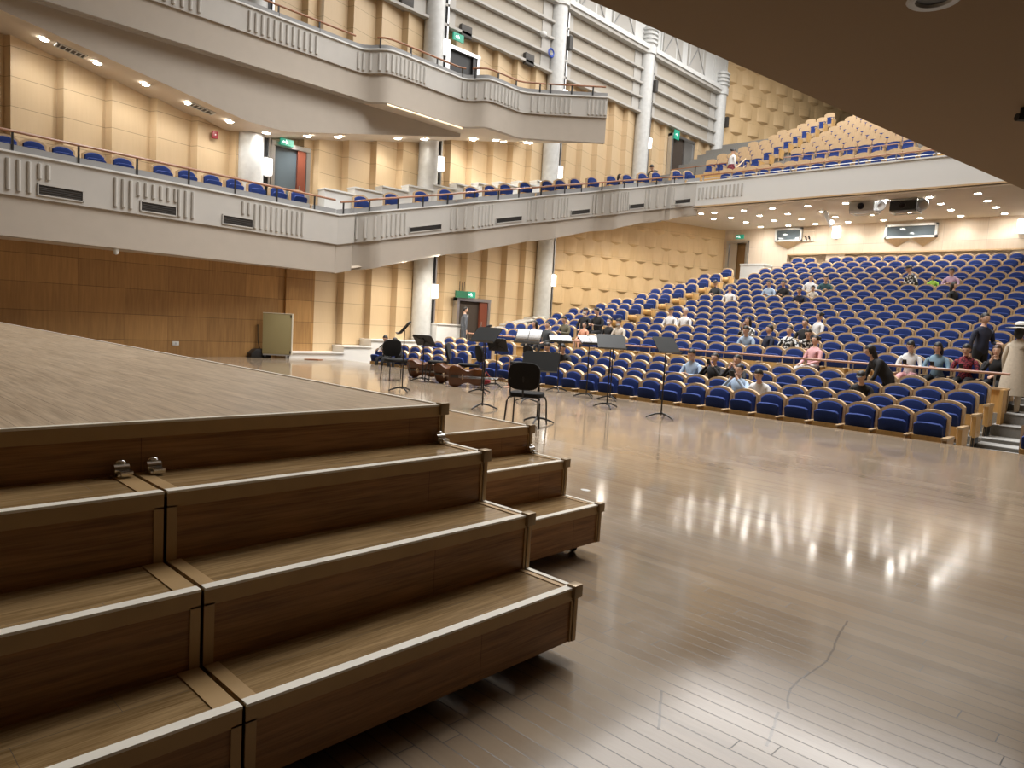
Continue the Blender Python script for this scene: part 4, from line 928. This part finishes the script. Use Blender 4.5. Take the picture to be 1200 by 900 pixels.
for r in range(19):
    x, z = ROWX[r], ROWZ[r]
    for i in range(21):
        y = CEN0-PITCH_S*i
        if r == 18 and not (3 < y < 13.6): continue
        if r == 18 and 12.05 < y < 12.7: continue
        if r == 17 and y > 13.75: continue
        u, v, d = px((x, y, z+.9))
        if u > 1208: continue
        seat_list.append([r, 'c', i, x, y, z])
    nl = [6, 6, 6, 6, 6, 6, 5, 5, 5, 4, 4, 3, 3, 3, 2, 2, 1, 0, 0][r]
    for i in range(nl): seat_list.append([r, 'l', i, x, LEFT0+.57*i, z])
SEATKEY = {(s[0], s[1], s[2]): s for s in seat_list}
# ------------------------------------------------------------ people
SK = {}
def bodymat(name, col, rough=.8): return mat('cloth_'+name, col, rough, noise=.08, nscale=25)
SKIN = mat('skin', (.66, .42, .31), .55); HAIRB = mat('black_hair', (.012, .010, .009), .5); HAIRG = mat('grey_hair', (.45, .44, .43), .6); SHOE = mat('shoe', (.02, .02, .02), .5); HBROWN = mat('brown_hair', (.06, .025, .012), .5)
CL = {n: bodymat(n, c) for n, c in dict(black=(.015, .015, .017), white=(.74, .74, .74), navy=(.02, .025, .05), grey=(.10, .11, .13), blue=(.40, .52, .68), denim=(.20, .32, .42), pink=(.72, .40, .42), lilac=(.50, .34, .46), red=(.22, .03, .05), green=(.35, .60, .08), camo=(.13, .12, .08), cream=(.62, .56, .48), peach=(.70, .36, .24), teal=(.05, .12, .14), charcoal=(.045, .05, .055), beige=(.55, .48, .38), jeans=(.04, .06, .12)).items()}
def pattern(name, a, b_, sc):
    m_ = mat(name, a, .8); N = NT(m_); vec, xyz = N.obj(); f = N.map(N.noise(vec, sc, (1, 1, 1), 1), .48, .52, 0, 1); N.link(N.mix(f, a, b_), N.b.inputs['Base Color']); return m_
CL['bw'] = pattern('black_white_print', (.75, .75, .73), (.02, .02, .02), 14)
CL['check'] = pattern('red_check', (.28, .03, .05), (.06, .01, .02), 26)
POSES = {}
def interp(a, b_, t): return tuple(p+(q-p)*t for p, q in zip(a, b_))
def pose_mesh(name):
    """one continuous body grown over a joint graph; faces -x; origin on the floor below the pelvis"""
    if name in POSES: return POSES[name]
    st = name.startswith('stand')
    V = []; E = []; Rr = []; G = []     # verts, edges, radii, region
    def v(p, r, g, link=None):
        V.append(Vector(p)); Rr.append(r); G.append(g)
        if link is not None: E.append((link, len(V)-1))
        return len(V)-1
    if st: pel = Vector((0, 0, .95))
    elif name == 'lie': pel = Vector((-.05, 0, .56))
    else: pel = Vector((0, 0, .55))
    lean = {'sit_phone': .10, 'sit_rest': -.06, 'sit_chin': .12, 'sit_lean': .42, 'sit_turn': -.02, 'sit_cup': .03, 'stand': .02, 'stand_arm': .05, 'stand_bow': 1.05, 'stand_stoop': .75, 'lie': -.75}[name]
    def up(h, off=0): return pel+Vector((-math.sin(lean)*h+off*math.cos(lean), 0, math.cos(lean)*h+off*math.sin(lean)))
    a = v(pel, .125, 1); root = a
    b_ = v(up(.14), .120, 1, a); c = v(up(.30), .130, 1, b_); d = v(up(.42), .115, 1, c)
    nk = v(up(.52, -.0), .052, 0, d)
    hl = lean*.45 if name not in ('stand_bow', 'lie', 'sit_lean') else lean*.8
    if name == 'sit_phone': hl = .35
    nb = up(.52); hd = lambda h, f=0: nb+Vector((-math.sin(hl)*h-math.cos(hl)*f, 0, math.cos(hl)*h-math.sin(hl)*f))
    e = v(hd(.05, .0), .050, 0, nk); v(hd(.11, .0), .046, 0, e)
    headc = hd(.16, .01)
    # arms
    sh = up(.43)
    def arm(s, el, wr, hdir, curl):
        q = v(sh+Vector((0, s*.15, -.01)), .068, 1, d); q2 = v(sh+Vector((0, s*.195, -.05)), .060, 1, q)
        el = Vector(el); wr = Vector(wr); e1 = v(el, .044, 1, q2); w1 = v(wr+(el-wr)*.12, .032, 1, e1); w2 = v(wr, .026, 0, w1)
        hdir = Vector(hdir).normalized(); side = hdir.cross(Vector((0, 0, 1)));
        side = side.normalized() if side.length > .1 else Vector((0, 1, 0)); nn = side.cross(hdir)
        pm = v(wr+hdir*.05, .034, 0, w2)
        for i, (o_, L) in enumerate(((-.027, .055), (-.009, .066), (.009, .062), (.027, .048))):
            k1 = v(wr+hdir*.085+side*o_, .0095, 0, pm); k2 = v(wr+hdir*(.085+L*.6)+side*o_-nn*curl*.3*L, .0085, 0, k1); v(wr+hdir*(.085+L*.85)+side*o_-nn*curl*.85*L, .0075, 0, k2)
        th1 = v(wr+hdir*.055-side*.04*(s), .010, 0, pm); v(wr+hdir*.085-side*.052*s-nn*.012, .0085, 0, th1)
    P = lambda x, y, z: pel+Vector((x, y, z))
    for s in (1, -1):
        if name in ('sit_phone', 'sit_lean'):
            f = -.1 if name == 'sit_lean' else 0; dz = -.06 if name == 'sit_lean' else 0
            arm(s, P(-.12+f*1.3, s*.25, .20+dz), P(-.34+f, s*.06, .22+dz*.5), (-.6, -s*.35, .35), .9)
        elif name == 'sit_chin': arm(s, P(-.18, s*.22, .20), P(-.26, s*.05, .46) if s > 0 else P(-.36, -.02, .14), (-.1, -s*.3, 1) if s > 0 else (-1, .3, -.1), .8)
        elif name == 'sit_cup': arm(s, P(-.20, s*.28, .26), P(-.22, s*.05, .52), (.0, -s*.5, .8), .8)
        elif name in ('sit_rest', 'sit_turn'): arm(s, P(-.06, s*.26, .17), P(-.30, s*.12, .08), (-1, -s*.3, -.15), .4)
        elif name == 'lie': arm(s, P(.2, s*.35, .25), P(-.05, s*.4, .18), (-1, 0, -.2), .4)
        elif name == 'stand': arm(s, P(.02, s*.25, .16), P(-.04, s*.27, -.10), (-.1, 0, -1), .4)
        elif name == 'stand_arm': arm(s, P(-.03, s*.26, .17), P(-.28, s*.14, .16) if s < 0 else P(-.04, .27, -.09), (-1, .2, .1) if s < 0 else (-.1, 0, -1), .6)
        else: b2 = .45 if name == 'stand_bow' else .36; arm(s, P(-b2, s*.22, .02), P(-b2-.12, s*.12, -.20), (-.3, 0, -1), .5)
        # legs
        h = v(pel+Vector((0, s*.085, -.03)), .100, 2, root)
        if st:
            k1 = v((-.01 if name == 'stand' else .02, s*.105, .50), .066, 2, h); c2 = v((.02, s*.11, .34), .060, 2, k1); an = v((.03, s*.115, .09), .040, 2, c2)
            f1 = v((-.04, s*.12, .045), .042, 3, an); v((-.17, s*.13, .035), .035, 3, f1)
        else:
            mid = v(pel+Vector((-.22, s*.10, .0)), .088, 2, h); k1 = v(pel+Vector((-.43, s*.105, -.02)), .066, 2, mid); c2 = v((pel.x-.45, s*.11, .34), .058, 2, k1); an = v((pel.x-.44, s*.11, .10), .040, 2, c2)
            f1 = v((pel.x-.50, s*.115, .045), .042, 3, an); v((pel.x-.62, s*.12, .035), .035, 3, f1)
    me = bpy.data.meshes.new('body_'+name); me.from_pydata(V, E, []); o = bpy.data.objects.new('tmp', me); C.objects.link(o)
    sm = o.modifiers.new('s', 'SKIN'); o.modifiers.new('d', 'SUBSURF').levels = 1
    sk = me.skin_vertices[0].data
    for i, r in enumerate(Rr): sk[i].radius = (r, r); sk[i].use_root = (i == root)
    for i, (p, g) in enumerate(zip(V, G)):
        if g == 1 and abs(p.y) < .01: sk[i].radius = (Rr[i]*.95, Rr[i]*1.28)
    dg = bpy.context.evaluated_depsgraph_get(); dg.update(); ev = o.evaluated_get(dg); nm = bpy.data.meshes.new_from_object(ev)
    bpy.data.objects.remove(o)
    # head: one shaped surface with brow, nose, lips, chin and ears, joined to the neck
    hm_ = bmesh.new(); hm_.from_mesh(nm); TH = Matrix.Translation(headc) @ Matrix.Rotation(-hl, 4, 'Y')
    def headpt(d):
        x, y, z = d; f = max(0, -x)
        sy = .078*(1-.30*max(0, -z)**1.3); sx = .097*(1-.10*max(0, -z)); p = Vector((x*sx, y*sy, z*.118))
        g = lambda y0, z0, sy_, sz_: math.exp(-((y-y0)/sy_)**2-((z-z0)/sz_)**2)*(f > 0)
        p.x -= f*(.026*g(0, -.16, .17, .13)+.012*g(0, .05, .12, .16)+.010*g(0, -.52, .30, .10)+.012*g(0, -.82, .35, .16)+.006*g(0, .30, .8, .12))
        p.x += f*(.012*(g(.42, .06, .20, .12)+g(-.42, .06, .20, .12)))
        p.z -= .004*max(0, -z)*f
        return p
    n1, k1_ = 28, 22; ring = []
    for i_ in range(k1_+1):
        A_ = math.pi*i_/k1_
        ring.append([hm_.verts.new(TH @ headpt((math.sin(A_)*math.cos(2*math.pi*j_/n1), math.sin(A_)*math.sin(2*math.pi*j_/n1), math.cos(A_)))) for j_ in range(n1)] if 0 < i_ < k1_ else [hm_.verts.new(TH @ headpt((0, 0, math.cos(A_))))])
    for i_ in range(k1_):
        for j_ in range(n1):
            r0, r1 = ring[i_], ring[i_+1]; q_ = [r0[j_ % len(r0)], r0[(j_+1) % len(r0)], r1[(j_+1) % len(r1)], r1[j_ % len(r1)]]
            q_ = list(dict.fromkeys(q_)); hm_.faces.new(q_)
    for s_ in (1, -1):
        bmesh.ops.create_uvsphere(hm_, u_segments=10, v_segments=7, radius=1, matrix=TH @ Matrix.Translation((.008, s_*.078, -.004)) @ Matrix.Rotation(s_*.35, 4, 'Z') @ Matrix.Diagonal((.019, .008, .030, 1)))
    bmesh.ops.recalc_face_normals(hm_, faces=hm_.faces); hm_.to_mesh(nm); hm_.free()
    for k_ in range(4): nm.materials.append(SKIN)
    edges = [(V[a_], V[b2], G[b2] if G[b2] == G[a_] else (0 if 0 in (G[a_], G[b2]) and G[a_] != 1 else G[b2]), Rr[a_], Rr[b2]) for a_, b2 in E]
    for p in nm.polygons:
        q = p.center; best = 1e9; g = 0
        for A, B, gg, ra, rb in edges:
            ab = B-A; t = max(0, min(1, (q-A).dot(ab)/max(ab.length_squared, 1e-9))); dd = (q-A-ab*t).length-(ra+(rb-ra)*t)
            if dd < best: best = dd; g = gg
        if (q-headc).length < .135: g = 0
        p.material_index = g; p.use_smooth = True
    POSES[name] = (nm, headc, hl, pel); return POSES[name]
HAIRM = {}
def hair_mesh(style, headc, hl, key, m_):
    kk = (style, key, m_.name)
    if kk in HAIRM: return HAIRM[kk]
    T = Matrix.Translation(headc) @ Matrix.Rotation(-hl, 4, 'Y')
    k = MB()
    if style == 'short': k.ell((.010, 0, .018), .104, .087, .112, m_, 20, 16, T, lambda c: c.z > (.048-.25*(abs(c.y)) if c.x < -.05 else -.01+.6*max(0, -c.x) if c.x < .015 else -.075))
    elif style == 'long':
        k.ell((.012, 0, .018), .108, .092, .114, m_, 20, 16, T, lambda c: c.z > (.045 if c.x < -.05 else -.10))
        k.ell((.055, 0, -.10), .062, .100, .19, m_, 14, 10, T)
    elif style == 'bun': k.ell((.010, 0, .018), .104, .087, .112, m_, 20, 16, T, lambda c: c.z > (.05 if c.x < -.05 else -.03)); k.ell((.12, 0, .06), .045, .045, .045, m_, 10, 8, T)
    elif style == 'cap':
        k.ell((.005, 0, .040), .108, .090, .090, m_, 16, 12, T, lambda c: c.z > .0); k.ell((-.105, 0, .046), .065, .062, .009, m_, 12, 6, T); k.ell((.03, 0, .0), .078, .082, .08, HAIRB, 12, 8, T, lambda c: c.x > .01)
    elif style == 'hat':
        k.lathe([(.26, .055), (.27, .06), (.12, .075), (.115, .075), (.105, .165), (.06, .185), (0, .185)], (0, 0, 0), m_, 24, 'z', T); k.lathe([(.118, .078), (.116, .115)], (0, 0, 0), M['black'], 24, 'z', T); k.ell((.03, 0, -.04), .1, .1, .12, HAIRB, 14, 10, T, lambda c: c.x > .0)
    o = k.build('hair'); HAIRM[kk] = o; return o
NP = [0]
def person(loc, rz, pose, top, pants, label, hair='short', hm=None, scale=1., shoe=None, extra=()):
    nm, hc, hl, pel = pose_mesh(pose)
    t = thing('person', label, 'person', loc, rz); t.scale = (scale,)*3
    o = bpy.data.objects.new('body', nm); C.objects.link(o); o.parent = t; KIDS.setdefault(t.name, []).append(o)
    for i, m_ in enumerate((SKIN, CL[top], CL[pants], shoe or SHOE)): o.material_slots[i].link = 'OBJECT'; o.material_slots[i].material = m_
    if hair:
        first = (hair, pose, (hm or HAIRB).name) not in HAIRM
        h = hair_mesh(hair, hc, hl, pose, hm or HAIRB)
        if not first: h = h.copy(); C.objects.link(h)
        h.name = 'hat' if hair == 'hat' else 'cap' if hair == 'cap' else 'hair'; h.parent = t
    T = Matrix.Translation(hc) @ Matrix.Rotation(-hl, 4, 'Y')
    k = MB()
    for s in (-.034, .034): k.ell((-.0785, s, .007), .006, .011, .0045, 'black', 8, 6, T); k.ell((-.0895, s, .026), .004, .016, .003, HAIRB, 8, 4, T)
    k.ell((-.0925, 0, -.060), .006, .020, .0045, 'lip', 8, 4, T); k.build('face_features', t)
    if 'mask' in extra: k = MB(); k.ell((-.052, 0, -.052), .062, .066, .050, 'white', 14, 10, T); k.build('face_mask', t)
    if 'glasses' in extra:
        k = MB()
        for s in (-.036, .036): k.lathe([(.026, 0), (.03, .004), (.026, .008)], (-.106, s, .012), 'black', 12, 'x', T)
        k.build('glasses', t)
    if 'skirt' in extra: k = MB(); k.lathe([(.15, 1.04), (.2, .9), (.26, .45), (.28, .38)], (0, 0, 0), CL['check'] if top != 'beige' else CL['beige'], 18); k.build('skirt', t)
    if 'coat' in extra: k = MB(); k.lathe([(.13, 1.34), (.165, 1.12), (.20, .95), (.25, .6), (.27, .40)], (0, 0, 0), CL[top], 20); k.build('coat_skirt', t)
    if 'shirt' in extra: k = MB(); P_ = (pel.x-.105, pel.z); k.prism([(-.035, pel.z+.50), (.035, pel.z+.50), (0, pel.z+.28)], 'x', -.150, -.118, 'white'); k.build('shirt_front', t)
    if 'phone' in extra:
        w_ = Matrix.Translation(loc) @ Matrix.Rotation(rz, 4, 'Z') @ Matrix.Scale(scale, 4)
        d_ = Vector((-.42, 0, .30)) if pose == 'sit_phone' else Vector((-.30, 0, .60)); q = w_ @ (pel+d_)
        k = MB(); k.box(-.006, .006, -.04, .04, -.075, .075, 'black', Matrix.Rotation(-.5, 4, 'Y')); k.box(.0065, .007, -.036, .036, -.07, .07, 'lens', Matrix.Rotation(-.5, 4, 'Y')); f = k.build('phone', None, .004, 1); f.location = q; f.rotation_euler = (0, 0, rz)
        tag(f, 'dark phone held by the person: '+' '.join(label.replace('person in ', '').split()[:10]), 'phone')
    NP[0] += 1; return t
OCC = {}
def sit(u, v, pose, top, pants, label, hair='short', hm=None, scale=1., extra=(), rot=0., rows=range(19)):
    best = None
    for r in rows:
        q = onx(u, v, ROWX[r]-.22); e = abs(q.z-(ROWZ[r]+1.22*scale if scale > .9 else ROWZ[r]+.45+.72*scale))
        if best is None or e < best[0]: best = (e, r, q.y)
    e, r, y = best; c = [s for s in seat_list if s[0] == r and (s[0], s[1], s[2]) not in OCC]
    s = min(c, key=lambda s_: abs(s_[4]-y))
    OCC[(s[0], s[1], s[2])] = label
    yy = s[4] if abs(s[4]-y) < .5 else y
    zz = ROWZ[r]+(0 if scale > .9 else .45*(1-scale))
    return person((ROWX[r]-.24, yy, zz), rot, pose, top, pants, label, hair, hm, scale, None, extra)
sit(629, 378, 'sit_rest', 'black', 'black', 'person in black sitting at the far left of the seats, left of a couple', 'long')
sit(637.5, 378, 'sit_rest', 'charcoal', 'black', 'person in dark jacket sitting at the far left of the seats, right of a couple', 'short')
sit(676, 372.5, 'sit_phone', 'camo', 'black', 'person in camouflage jacket sitting left of the masked pair')
sit(685, 380, 'sit_rest', 'peach', 'peach', 'child in peach orange jacket sitting below a person in camouflage', 'short', None, .8)
sit(688, 364, 'sit_rest', 'black', 'black', 'person in black cap and mask sitting high in the left block', 'cap', None, 1.08, ('mask',))
sit(702.5, 364, 'sit_phone', 'black', 'black', 'person in black sitting upright with hands at chest in the left block', 'short', None, 1.1)
sit(714, 379, 'sit_rest', 'black', 'black', 'person in black with white mask sitting near the plain dark music stand', 'short', None, 1., ('mask',))
sit(727.5, 381.5, 'sit_phone', 'cream', 'black', 'person in cream jacket and white mask sitting beside a masked person in black', 'bun', None, 1., ('mask',))
sit(642, 404, 'sit_lean', 'bw', 'black', 'person in black and white print bending forward below the white score', 'short')
sit(657, 404, 'sit_lean', 'black', 'black', 'person in black bending forward under the nearly flat white pages', 'short')
sit(784.7, 366.7, 'sit_rest', 'white', 'black', 'person in white shirt and dark cap, left of the grey-haired person', 'cap')
sit(806, 367.7, 'sit_rest', 'white', 'grey', 'grey-haired person in white shirt sitting by the aisle', 'short', HAIRG)
sit(840, 332.5, 'sit_phone', 'charcoal', 'black', 'person in dark jacket and cap sitting high beside the aisle', 'cap')
sit(857, 335.5, 'sit_rest', 'white', 'black', 'person in white shirt sitting high, right of the dark-capped person', 'short')
sit(899, 335, 'sit_phone', 'blue', 'black', 'person in pale blue shirt sitting in an upper row, left of a person in black', 'short')
sit(917.7, 335, 'sit_phone', 'black', 'black', 'person in black with hands raised, sitting in an upper row', 'short')
sit(942.7, 337.5, 'sit_lean', 'navy', 'navy', 'person in dark navy leaning towards a person in white in an upper row', 'short')
sit(957.7, 327.5, 'sit_turn', 'white', 'white', 'person in white shirt sitting upright in an upper row behind a child', 'short')
sit(958, 339.5, 'sit_phone', 'cream', 'grey', 'child in pale top sitting in front of a person in white', 'short', None, .8)
sit(975, 329, 'sit_lean', 'teal', 'black', 'person in dark teal jacket leaning left in an upper row', 'short', None, 1., (), .4)
sit(1080, 316, 'sit_lean', 'bw', 'black', 'person in black and white jacket and dark cap leaning towards a child in green', 'cap', None, 1.1, (), -.7)
sit(1091.5, 329, 'sit_phone', 'green', 'green', 'small child in bright green sitting between two others', 'short', None, .75)
sit(1105, 320.5, 'sit_phone', 'lilac', 'black', 'girl in pale lilac pink sitting beside the child in green', 'bun')
sit(1124, 337, 'sit_turn', 'black', 'black', 'person in black slumped sideways in the row below the girl in lilac', 'long', None, .95, (), 1.2)
sit(886, 374, 'sit_chin', 'bw', 'black', 'person with long dark hair in black and white top in the middle rows', 'long')
sit(880, 388.5, 'sit_lean', 'blue', 'grey', 'person in pale blue shirt bending forward in the middle rows', 'short')
sit(906, 390, 'sit_turn', 'navy', 'black', 'person in dark navy top looking left in the middle rows', 'short', None, 1., (), -.7)
sit(933, 390, 'sit_rest', 'bw', 'black', 'person in black and white patterned shirt facing the stage', 'short')
sit(946.5, 375, 'sit_rest', 'black', 'black', 'person in black sitting beside a person in white in the middle rows', 'short')
sit(965.5, 373.5, 'sit_turn', 'white', 'grey', 'person in white with hair tied up sitting right of a person in black', 'bun', None, 1., (), -.6)
sit(955.5, 391.5, 'sit_lean', 'bw', 'black', 'person in patterned shirt leaning down, above the person in pink', 'short', None, 1., (), .3)
sit(965.5, 404, 'sit_rest', 'pink', 'white', 'person in pink top sitting in the row behind the pipe rail', 'bun', None, 1., (), -.4)
sit(813, 413, 'sit_phone', 'blue', 'blue', 'person in pale blue shirt sitting just below the pipe rail', 'short', None, 1.05)
sit(843, 418, 'sit_cup', 'black', 'black', 'person in black t-shirt holding a phone to the face', 'short', None, 1., ('phone',))
sit(866, 418.5, 'sit_cup', 'black', 'black', 'person in black holding something before the face, below the pipe rail', 'short')
sit(874, 430.5, 'sit_cup', 'blue', 'blue', 'person in pale blue raising a phone with both hands near the front', 'bun', None, 1., ('phone',))
sit(887, 431, 'sit_lean', 'white', 'white', 'person in white looking down near the front rows', 'short')
sit(1074.5, 412, 'sit_phone', 'white', 'pink', 'person in white vest over pink sleeves with a phone behind the rail', 'bun', None, 1., ('phone',))
sit(1102.5, 414.5, 'sit_phone', 'denim', 'black', 'person in denim jacket with dark bob behind the rail', 'long', None, 1., ('phone',))
sit(1130, 414.5, 'sit_phone', 'check', 'black', 'person in dark red check shirt with a phone behind the rail', 'short', None, 1., ('phone',))
sit(1166, 417.5, 'sit_chin', 'black', 'black', 'person in black resting chin on hand at the end of the rail', 'long', HBROWN, 1.)
sit(1012.5, 443, 'sit_lean', 'black', 'black', 'person in black with dark cap bending down near the front right', 'cap', None, .95)
# standing people
q = onx(1040, 452, 15.75); person((15.78, q.y, ROWZ[3]), -.9, 'stand_stoop', 'black', 'black', 'person in black with long black hair stooping over a seat near the front', 'long', None, 1.0)
q = onx(1150, 400, ROWX[5]-.45); person((ROWX[5]-.45, q.y, ROWZ[5]), .9, 'stand_arm', 'navy', 'black', 'person in dark suit standing between the seat rows near the right aisle', 'short', None, 1.04)
q = onx(1193, 400, 17.35); person((17.5, q.y, ROWZ[4]-.08), math.pi*.85, 'stand', 'beige', 'beige', 'person in white hat and pale coat standing on the right aisle steps', 'hat', mat('straw_hat', (.8, .79, .74), .7), 1.06, None, ('coat',))
person((18.12, 20.15, .26), math.pi*.85, 'stand', 'grey', 'grey', 'person in grey suit standing in the side doorway', 'short', None, 1.0, None, ('shirt',))
q = ony(767, 205, 17.6); person((q.x+.3, 17.7, zt2(min(q.x, 27))-.55), .2, 'stand_bow', 'charcoal', 'black', 'person in dark suit bending over at the side balcony rail', 'short', None, 1.)
q = ony(728, 205, 18.3); person((q.x, 18.35, zt2(q.x)-.62), math.pi/2, 'sit_rest', 'black', 'black', 'person in black sitting low on the side balcony, left of a bending person', 'long', None, .95)
q = onx(859, 177, 28.9); person((28.9, q.y, q.z-1.56), 2.6, 'stand', 'white', 'red', 'person in white top and dark red check skirt standing on the rear balcony', 'bun', None, .95, None, ('skirt',))
# two people sitting at the stage's edge on the left
a1 = onz(452, 421); person((12.98, 17.9, -.27), .4, 'sit_phone', 'bw', 'black', 'person in black and white sitting at the left stage edge behind the leftmost black chair', 'short', None, .88)
person((13.0, 17.25, -.27), .2, 'sit_lean', 'black', 'black', 'person in black crouched low at the left stage edge', 'short', None, .88)
# ------------------------------------------------------------ all the seats
def seat_label(s):
    r, blk, i = s[:3]
    where = '%s from the left aisle' % ORD[i] if blk == 'c' else ('%s from the aisle in the block left of it' % ORD[i])
    if blk == 'c' and r < 5: j = 20-i; where = '%s from the right aisle' % ORD[j] if j < i else where
    return ('blue seat, %s, %s' % (rowname(r), where)).replace('in the block left of it', 'left of it')
order = sorted(seat_list, key=lambda s: px((s[3], s[4], s[5]+.8))[2])
vis = [s for s in order if -5 < px((s[3], s[4], s[5]+.9))[0] < 1206]
LIM = 300
for n_, s in enumerate(vis[:LIM]):
    occ = (s[0], s[1], s[2]) in OCC
    t = dup(DNS if occ else UPS, (s[3], s[4], s[5]), 0, seat_label(s), 'blue seats of the main floor')
    if (s[1] == 'l' and s[2] == 0) or (s[1] == 'c' and s[2] == 20):
        e = _ep.copy(); C.objects.link(e); e.parent = t
def merge_stuff(name, protos, places, label, cat, extra=None):
    """one object holding many far seats"""
    vs = []; fs = []; mi = []; mats = []; sm = []
    def addm(me, Tm):
        k = len(vs); idx = []
        for m_ in me.materials:
            if m_ not in mats: mats.append(m_)
            idx.append(mats.index(m_))
        for q in me.vertices: vs.append(tuple(Tm @ q.co))
        for p in me.polygons: fs.append(tuple(k+a for a in p.vertices)); mi.append(idx[p.material_index]); sm.append(p.use_smooth)
    for (pr, Tm, ep) in places:
        for ch in KIDS[pr.name]: addm(ch.data, Tm)
        if ep: addm(_ep.data, Tm)
    me = bpy.data.meshes.new(name); me.from_pydata(vs, [], fs)
    for m_ in mats: me.materials.append(m_)
    me.polygons.foreach_set('material_index', mi); me.polygons.foreach_set('use_smooth', sm)
    o = bpy.data.objects.new(name, me); C.objects.link(o); return tag(o, label, cat, None, 'stuff')
pl_ = [((DNS if (s[0], s[1], s[2]) in OCC else UPS), Matrix.Translation((s[3], s[4], s[5])), (s[1] == 'l' and s[2] == 0)) for s in vis[LIM:]]
merge_stuff('auditorium_chairs', None, pl_, 'farthest blue seats filling the uppermost rows below the rear balcony', 'seats')
# one seat of the block right of the right aisle
t = dup(UPS, (13.3, 1.62, ROWZ[0]), 0, 'wooden seat arm peeping in at the right picture edge beside the aisle steps', None)
# side balcony seats, facing the stage axis (-y)
n_ = 0
for u, v in [(5, 156), (38, 158), (72, 166), (109, 175), (142, 183), (188, 193), (217, 198), (246, 204), (272, 209), (298, 214), (323, 219), (347, 223)]:
    q = ony(u, v, 20.3); n_ += 1
    dup(UPS, (q.x, 20.25, 4.115), math.pi/2, 'blue seat behind the level side balcony rail, %s from the left' % ORD[n_-1], 'blue seats on the level side balcony')
n_ = 0
for u in (422.5, 458, 492.5, 521, 551, 573, 591, 614, 639.5, 654.6, 672, 692, 714, 732.5, 750.5, 766, 790, 804):
    q = onl(u, 225, (12.4, 20.65), (14.9, -3.8)); n_ += 1
    dup(UPS, (q.x, q.y, zt2(min(q.x, 27.3))-.42), math.pi/2-.25, 'blue seat behind the rising side balcony rail, %s from the left' % ORD[n_-1], 'blue seats on the rising side balcony')
# rear balcony seats with tall pale head panels
def bal_proto():
    t = thing('gallery_chair', 'x', 'seat', (0, 0, -60)); W_ = .515
    k = MB(); k.prism(arc_outline(W_, .28, .95, 1.03), 'x', -.02, .03, 'seatwood'); k.prism(arc_outline(W_-.02, .79, .93, 1.02), 'x', -.05, -.02, 'seatwood'); k.build('back_shell', t)
    k = MB(); c = arc_outline(W_-.07, .40, .74, .80); k.prism(c, 'x', -.075, -.02, 'blue'); k.build('back_cushion', t)
    k = MB(); k.box(-.26, -.09, -.22, .22, .26, .42, 'seatwood'); k.prism([(-.10, .36), (-.17, .42), (-.15, .56), (-.08, .58)], 'y', -.215, .215, 'blue'); k.build('seat_cushion', t)
    k = MB(); y = -PITCH_S/2; k.box(-.42, .0, y-.03, y+.03, .57, .61, 'seatwood'); k.box(-.38, .01, y-.024, y+.024, .05, .57, 'seatwood'); k.build('armrest', t)
    return t
BAL = bal_proto()
def under_canopy(u, v): return v < (u-690)*.4355-3
cnt = 0
for r in range(10):
    ys = []
    if r == 0: ys = [('c', i, 15.2-.545*i) for i in range(24)]
    else:
        ys = [('c', i, 13.2-.545*i) for i in range(19)]+[('l', i, 14.95+.56*i) for i in range([0, 5, 5, 4, 4, 3, 3, 2, 2, 1][r])]
    for blk, i, y in ys:
        u, v, d = px((BR[r], y, BT[r]))
        if u > 1204 or under_canopy(u, v+9): continue
        w_ = 'front row' if r == 0 else '%s raised row' % ORD[r-1]
        t = dup(BAL, (BR[r], y, BT[r]-1.03), 0, 'pale-topped rear balcony seat, %s, %s %s' % (w_, ORD[i] , 'from its left end' if r == 0 else 'from the aisle, right of it' if blk == 'c' else 'from the aisle, left of it'), 'seats on the rear balcony'); cnt += 1
        if blk == 'l' and i == 0: e = _ep.copy(); C.objects.link(e); e.parent = t
for pr in (UPS, DNS, BAL):
    for ch in KIDS[pr.name]: bpy.data.objects.remove(ch)
    bpy.data.objects.remove(pr)
bpy.data.objects.remove(_ep)
print('people', NP[0], 'seats', len(vis), 'balcony', cnt)
